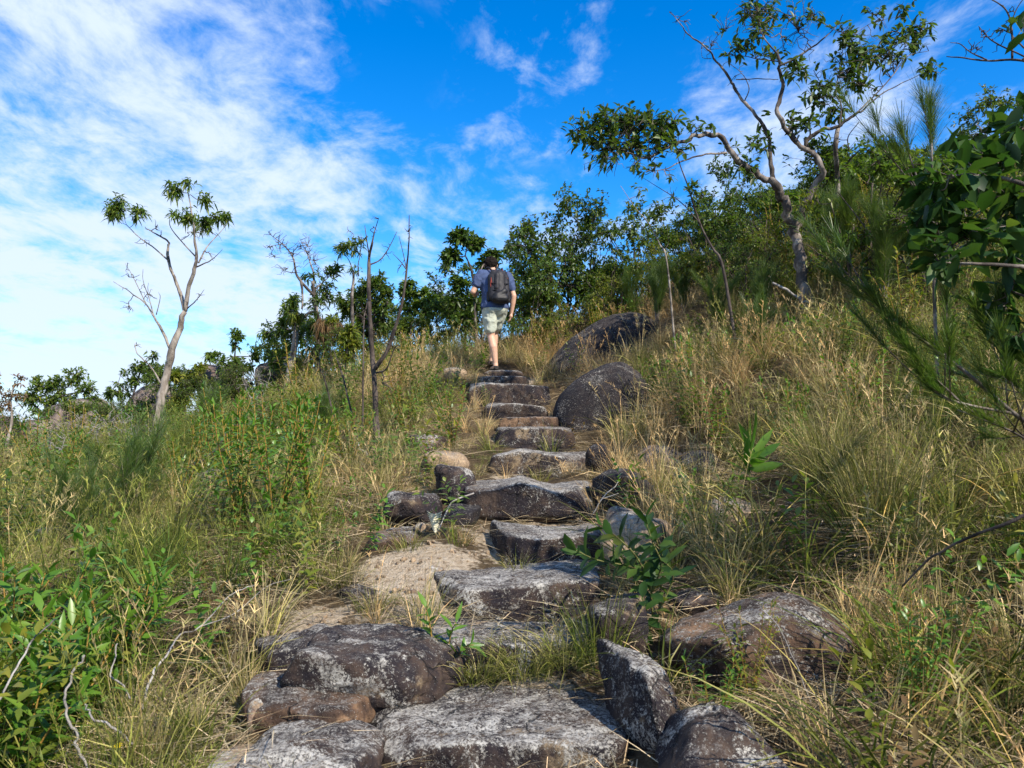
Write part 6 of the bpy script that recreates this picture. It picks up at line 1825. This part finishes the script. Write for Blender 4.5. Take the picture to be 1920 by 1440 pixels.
# joints: x right, y ahead (away from the camera), z up
HIP_L, HIP_R = A(-.085, .02, .92), A(.085, .02, .93)
KNEE_L, KNEE_R = A(-.055, .05, .50), A(.045, .24, .58)
ANK_L, ANK_R = A(-.005, -.02, .095), A(.015, .30, .20)
SH_L, SH_R = A(-.195, .10, 1.40), A(.195, .08, 1.385)
EL_L, EL_R = A(-.315, .09, 1.15), A(.275, .01, 1.10)
WR_L, WR_R = A(-.255, .31, 1.16), A(.255, .06, .855)
NECK, HEAD = A(-.005, .15, 1.46), A(-.02, .235, 1.575)
body = [capsule(HIP_L, KNEE_L, .085, .058), capsule(KNEE_L + A(0, -.01, -.02), A(-.035, -.015, .34), .056, .060), capsule(A(-.035, -.015, .34), ANK_L, .059, .036),
        capsule(HIP_R, KNEE_R, .085, .058), capsule(KNEE_R, A(.035, .235, .42), .055, .058), capsule(A(.035, .235, .42), ANK_R, .058, .036),
        capsule(A(-.06, .03, .95), A(.06, .03, .95), .115, .115), capsule(A(0, .03, .95), A(0, .07, 1.2), .12, .13, (1, 0, 0), 0.8), capsule(A(-.09, .09, 1.30), A(.09, .09, 1.30), .12, .12),
        capsule(SH_L, SH_R, .062, .062), capsule(A(0, .11, 1.40), NECK, .062, .055), capsule(NECK, HEAD + A(0, -.03, -.03), .055, .06),
        capsule(HEAD + A(0, -.02, .02), HEAD + A(0, .02, -.035), .088, .072, (1, 0, 0), 1.0), capsule(HEAD + A(0, .085, -.03), HEAD + A(0, .105, -.055), .012, .016), capsule(HEAD + A(0, .05, -.085), HEAD + A(0, .07, -.09), .035, .03),
        capsule(HEAD + A(-.088, .0, -.025), HEAD + A(-.094, -.012, .012), .014, .016), capsule(HEAD + A(.088, .0, -.025), HEAD + A(.094, -.012, .012), .014, .016),
        capsule(SH_L, EL_L, .052, .041), capsule(EL_L, WR_L, .043, .028), capsule(SH_R, EL_R, .052, .041), capsule(EL_R, EL_R * .55 + WR_R * .45, .043, .041), capsule(EL_R * .6 + WR_R * .4, WR_R, .041, .027),
        capsule(ANK_L, A(-.005, -.035, .045), .038, .036), capsule(A(-.005, -.03, .045), A(-.015, .13, .035), .036, .034), capsule(A(-.015, .10, .032), A(-.02, .17, .025), .036, .024, (1, 0, 0), 0.6),
        capsule(ANK_R, A(.015, .285, .15), .038, .036), capsule(A(.015, .29, .15), A(.02, .45, .13), .036, .034), capsule(A(.02, .42, .125), A(.022, .49, .12), .036, .024, (1, 0, 0), 0.6)]


def hand(wr, fwd, across, back, curl, thumb_side):
    """palm, four unequal bent fingers and a thumb"""
    fwd, across, back = unit(A(*fwd)), unit(A(*across)), unit(A(*back))
    out = [capsule(wr, wr + fwd * .05, .027, .036, across, 0.55), capsule(wr + fwd * .05 - across * .02, wr + fwd * .05 + across * .02, .028, .028, back, 1.0)]
    for i, (o, L) in enumerate(((-.030, .066), (-.010, .078), (.010, .072), (.029, .056))):
        p = wr + fwd * .078 + across * o * thumb_side
        d = unit(fwd - back * curl * 0.5)
        p1 = p + d * L * .45
        p2 = p1 + unit(fwd - back * curl * 1.6) * L * .32
        p3 = p2 + unit(fwd * 0.3 - back * curl * 2.0) * L * .26
        out += [capsule(p, p1, .0095, .009, None, 1, 3, 8), capsule(p1, p2, .009, .0085, None, 1, 3, 8), capsule(p2, p3, .0085, .0075, None, 1, 3, 8)]
    t0 = wr + fwd * .028 - across * .028 * thumb_side
    t1 = t0 - across * .026 * thumb_side + fwd * .026 - back * .008
    out += [capsule(t0, t1, .013, .011, None, 1, 3, 8), capsule(t1, t1 + fwd * .026 - back * .012, .011, .009, None, 1, 3, 8)]
    return out


body += hand(WR_R, (-.12, .05, -1), (0.35, 1, 0), (1, -.3, 0), 0.55, -1)
body += hand(WR_L, (.45, .9, .12), (0.2, 0, 1), (-1, .4, 0), 0.6, -1)
fuse('body', body, 0.0075, SKIN, hiker, 3)
shirt = [capsule(A(-.075, .035, .93), A(.075, .035, .93), .135, .135, (0, 1, 0), 1.0), capsule(A(-.06, .04, .98), A(-.075, .08, 1.28), .135, .135), capsule(A(.06, .04, .98), A(.075, .08, 1.28), .135, .135),
         capsule(A(-.13, .09, 1.335), A(.13, .085, 1.33), .10, .10), capsule(SH_L, SH_R, .082, .082), capsule(A(-.02, .12, 1.43), A(.02, .12, 1.43), .07, .07),
         capsule(SH_L, SH_L * .45 + EL_L * .55, .083, .074), capsule(SH_R, SH_R * .42 + EL_R * .58, .083, .074)]
ex_l, ex_r = unit(EL_L - SH_L), unit(EL_R - SH_R)
fuse('shirt', shirt, 0.011, SHIRT, hiker, 5, 0.010, [(A(0, 0, .835), A(0, 0, -1))])
shorts = [capsule(A(-.055, .025, .92), A(.055, .025, .92), .145, .145, (0, 1, 0), 1.0), capsule(HIP_L, HIP_L * .28 + KNEE_L * .72 + A(-.005, 0, 0), .118, .098), capsule(HIP_R, HIP_R * .28 + KNEE_R * .72, .118, .098)]
fuse('shorts', shorts, 0.011, SHORTS, hiker, 4, 0.011, [(A(-.06, .04, .545), unit(A(0, .05, -1))), (A(0, 0, .90), A(0, 0, 1))])
gh = np.random.default_rng(700)
hair = [capsule(HEAD + A(0, -.028, .022), HEAD + A(0, .02, .04), .096, .090)]
for _ in range(70):                                       # loose curls
    d = unit(gh.normal(0, 1, 3) + A(0, -.5, .45))
    p = HEAD + A(0, -.015, .02) + d * A(.098, .098, .100)
    hair.append(capsule(p, p + d * .006 + gh.normal(0, .008, 3), .021, .013, None, 1, 3, 8))
fuse('hair', hair, 0.006, HAIR, hiker, 1)
for s, a, z, dy in ((0, ANK_L, 0.0, 0.0), (1, ANK_R, .095, .0)):
    c = A(a[0], a[1] + .06, z + .012)
    sh = [capsule(c + A(0, -.095, .004), c + A(0, .115, .004), .047, .050, (1, 0, 0), 0.42), capsule(c + A(-.02, -.115, .03), c + A(.02, -.115, .03), .022, .022)]
    o = fuse('sandal', sh, 0.006, SOLE, hiker, 1)
    strap = spline(np.array([c + A(-.04, .04, .0), c + A(-.03, .03, .05), c + A(0, .05, .062), c + A(.03, .03, .05), c + A(.04, .04, 0)]), 5)
    link('strap', limb_mesh('strap', [(strap, 0.006)], SOLE, 6), o)
EYE_W = plain('eye_white', (0.7, 0.68, 0.65), 0.3, 0.5, 0.02)
for s in (-1, 1):
    V, Q, T_ = capsule(HEAD + A(.032 * s, .078, -.004), HEAD + A(.032 * s, .079, -.004), .011, .011)
    link('eye', mesh_np('eye', V, [Q, T_], EYE_W, True), hiker)

pk = empty('backpack', feet + A(0, 0, .03), 'dark grey and black backpack with red trim worn by the hiker', 'backpack', None, R(15))
pk.scale = (0.94, 1, 1)
lean = Matrix.Rotation(R(-7), 4, 'X')
sk = lambda x, y, z: A(x, y, z)
bag = [capsule(sk(-.075 + .02, -.10, 1.03), sk(-.075 + .02, -.055, 1.30), .082, .085), capsule(sk(.095 + .02, -.10, 1.03), sk(.095 + .02, -.055, 1.30), .082, .085), capsule(sk(.03, -.125, 1.05), sk(.03, -.085, 1.32), .10, .10),
       capsule(sk(-.04, -.06, 1.36), sk(.10, -.06, 1.36), .07, .07)]
main = fuse('main_bag', bag, 0.010, PACK, pk, 6, 0.003)
pocket = [capsule(sk(-.03, -.175, .99), sk(.09, -.175, .99), .075, .075, (0, 1, 0), 1.0), capsule(sk(-.025, -.175, 1.02), sk(.085, -.17, 1.09), .07, .06)]
fuse('front_pocket', pocket, 0.010, PACK2, pk, 5, 0.002)
panel = [capsule(sk(-.02, -.155, 1.15), sk(-.01, -.135, 1.33), .05, .045), capsule(sk(.06, -.16, 1.15), sk(.06, -.14, 1.33), .045, .04)]
fuse('front_panel', panel, 0.009, PACK, pk, 4, 0.002)


def strip(name, pts, r, mat, flat=0.45):
    S_ = spline(np.array(pts), 6)
    prims = [capsule(S_[i], S_[i + 1], r, r, (0, 1, 0), 1.0, 3, 8) for i in range(len(S_) - 1)]
    V, Q, T_ = tubes([(S_, r)], 7)
    return link(name, mesh_np(name, V, [Q, T_], mat, True), pk)


strip('red_piping', [(-.095, -.14, 1.20), (-.100, -.12, 1.28), (-.075, -.10, 1.36), (-.03, -.09, 1.42)], .010, RED)
strip('red_piping', [(.155, -.12, 1.29), (.13, -.10, 1.37), (.08, -.085, 1.425)], .011, RED)
strip('red_piping', [(-.105, -.13, 1.15), (-.108, -.125, 1.20), (-.104, -.12, 1.25)], .013, RED)
strip('zip', [(-.055, -.175, 1.10), (-.05, -.172, 1.22), (.02, -.165, 1.36), (.085, -.165, 1.24), (.09, -.175, 1.10)], .005, PACK2)
strip('top_handle', [(-.015, -.05, 1.42), (.005, -.03, 1.462), (.045, -.03, 1.462), (.065, -.05, 1.42)], .008, PACK2)
strip('shoulder_strap', [(-.05, -.03, 1.40), (-.10, .04, 1.475), (-.125, .14, 1.46), (-.135, .20, 1.36), (-.14, .19, 1.2), (-.165, .08, 1.08), (-.11, -.04, 1.0)], .014, PACK2)
strip('shoulder_strap', [(.10, -.03, 1.40), (.115, .04, 1.47), (.125, .14, 1.45), (.135, .20, 1.35), (.15, .18, 1.2), (.165, .08, 1.08), (.14, -.04, 1.0)], .014, PACK2)
for zc in (1.12, 1.22):
    strip('compression_strap', [(-.125, -.03, zc + .01), (-.118, -.11, zc), (-.07, -.172, zc - .01), (-.03, -.19, zc - .01)], .007, PACK2)
    strip('compression_strap', [(.185, -.03, zc + .01), (.178, -.11, zc), (.13, -.172, zc - .01), (.09, -.185, zc - .01)], .007, PACK2)
for sx in (-.125, .185):
    fuse('side_pocket', [capsule(sk(sx, -.07, .98), sk(sx, -.06, 1.08), .035, .035)], 0.009, PACK2, pk, 2)
strip('loose_strap', [(-.165, .05, 1.10), (-.185, .0, 1.05), (-.18, -.02, .99)], .006, PACK2)
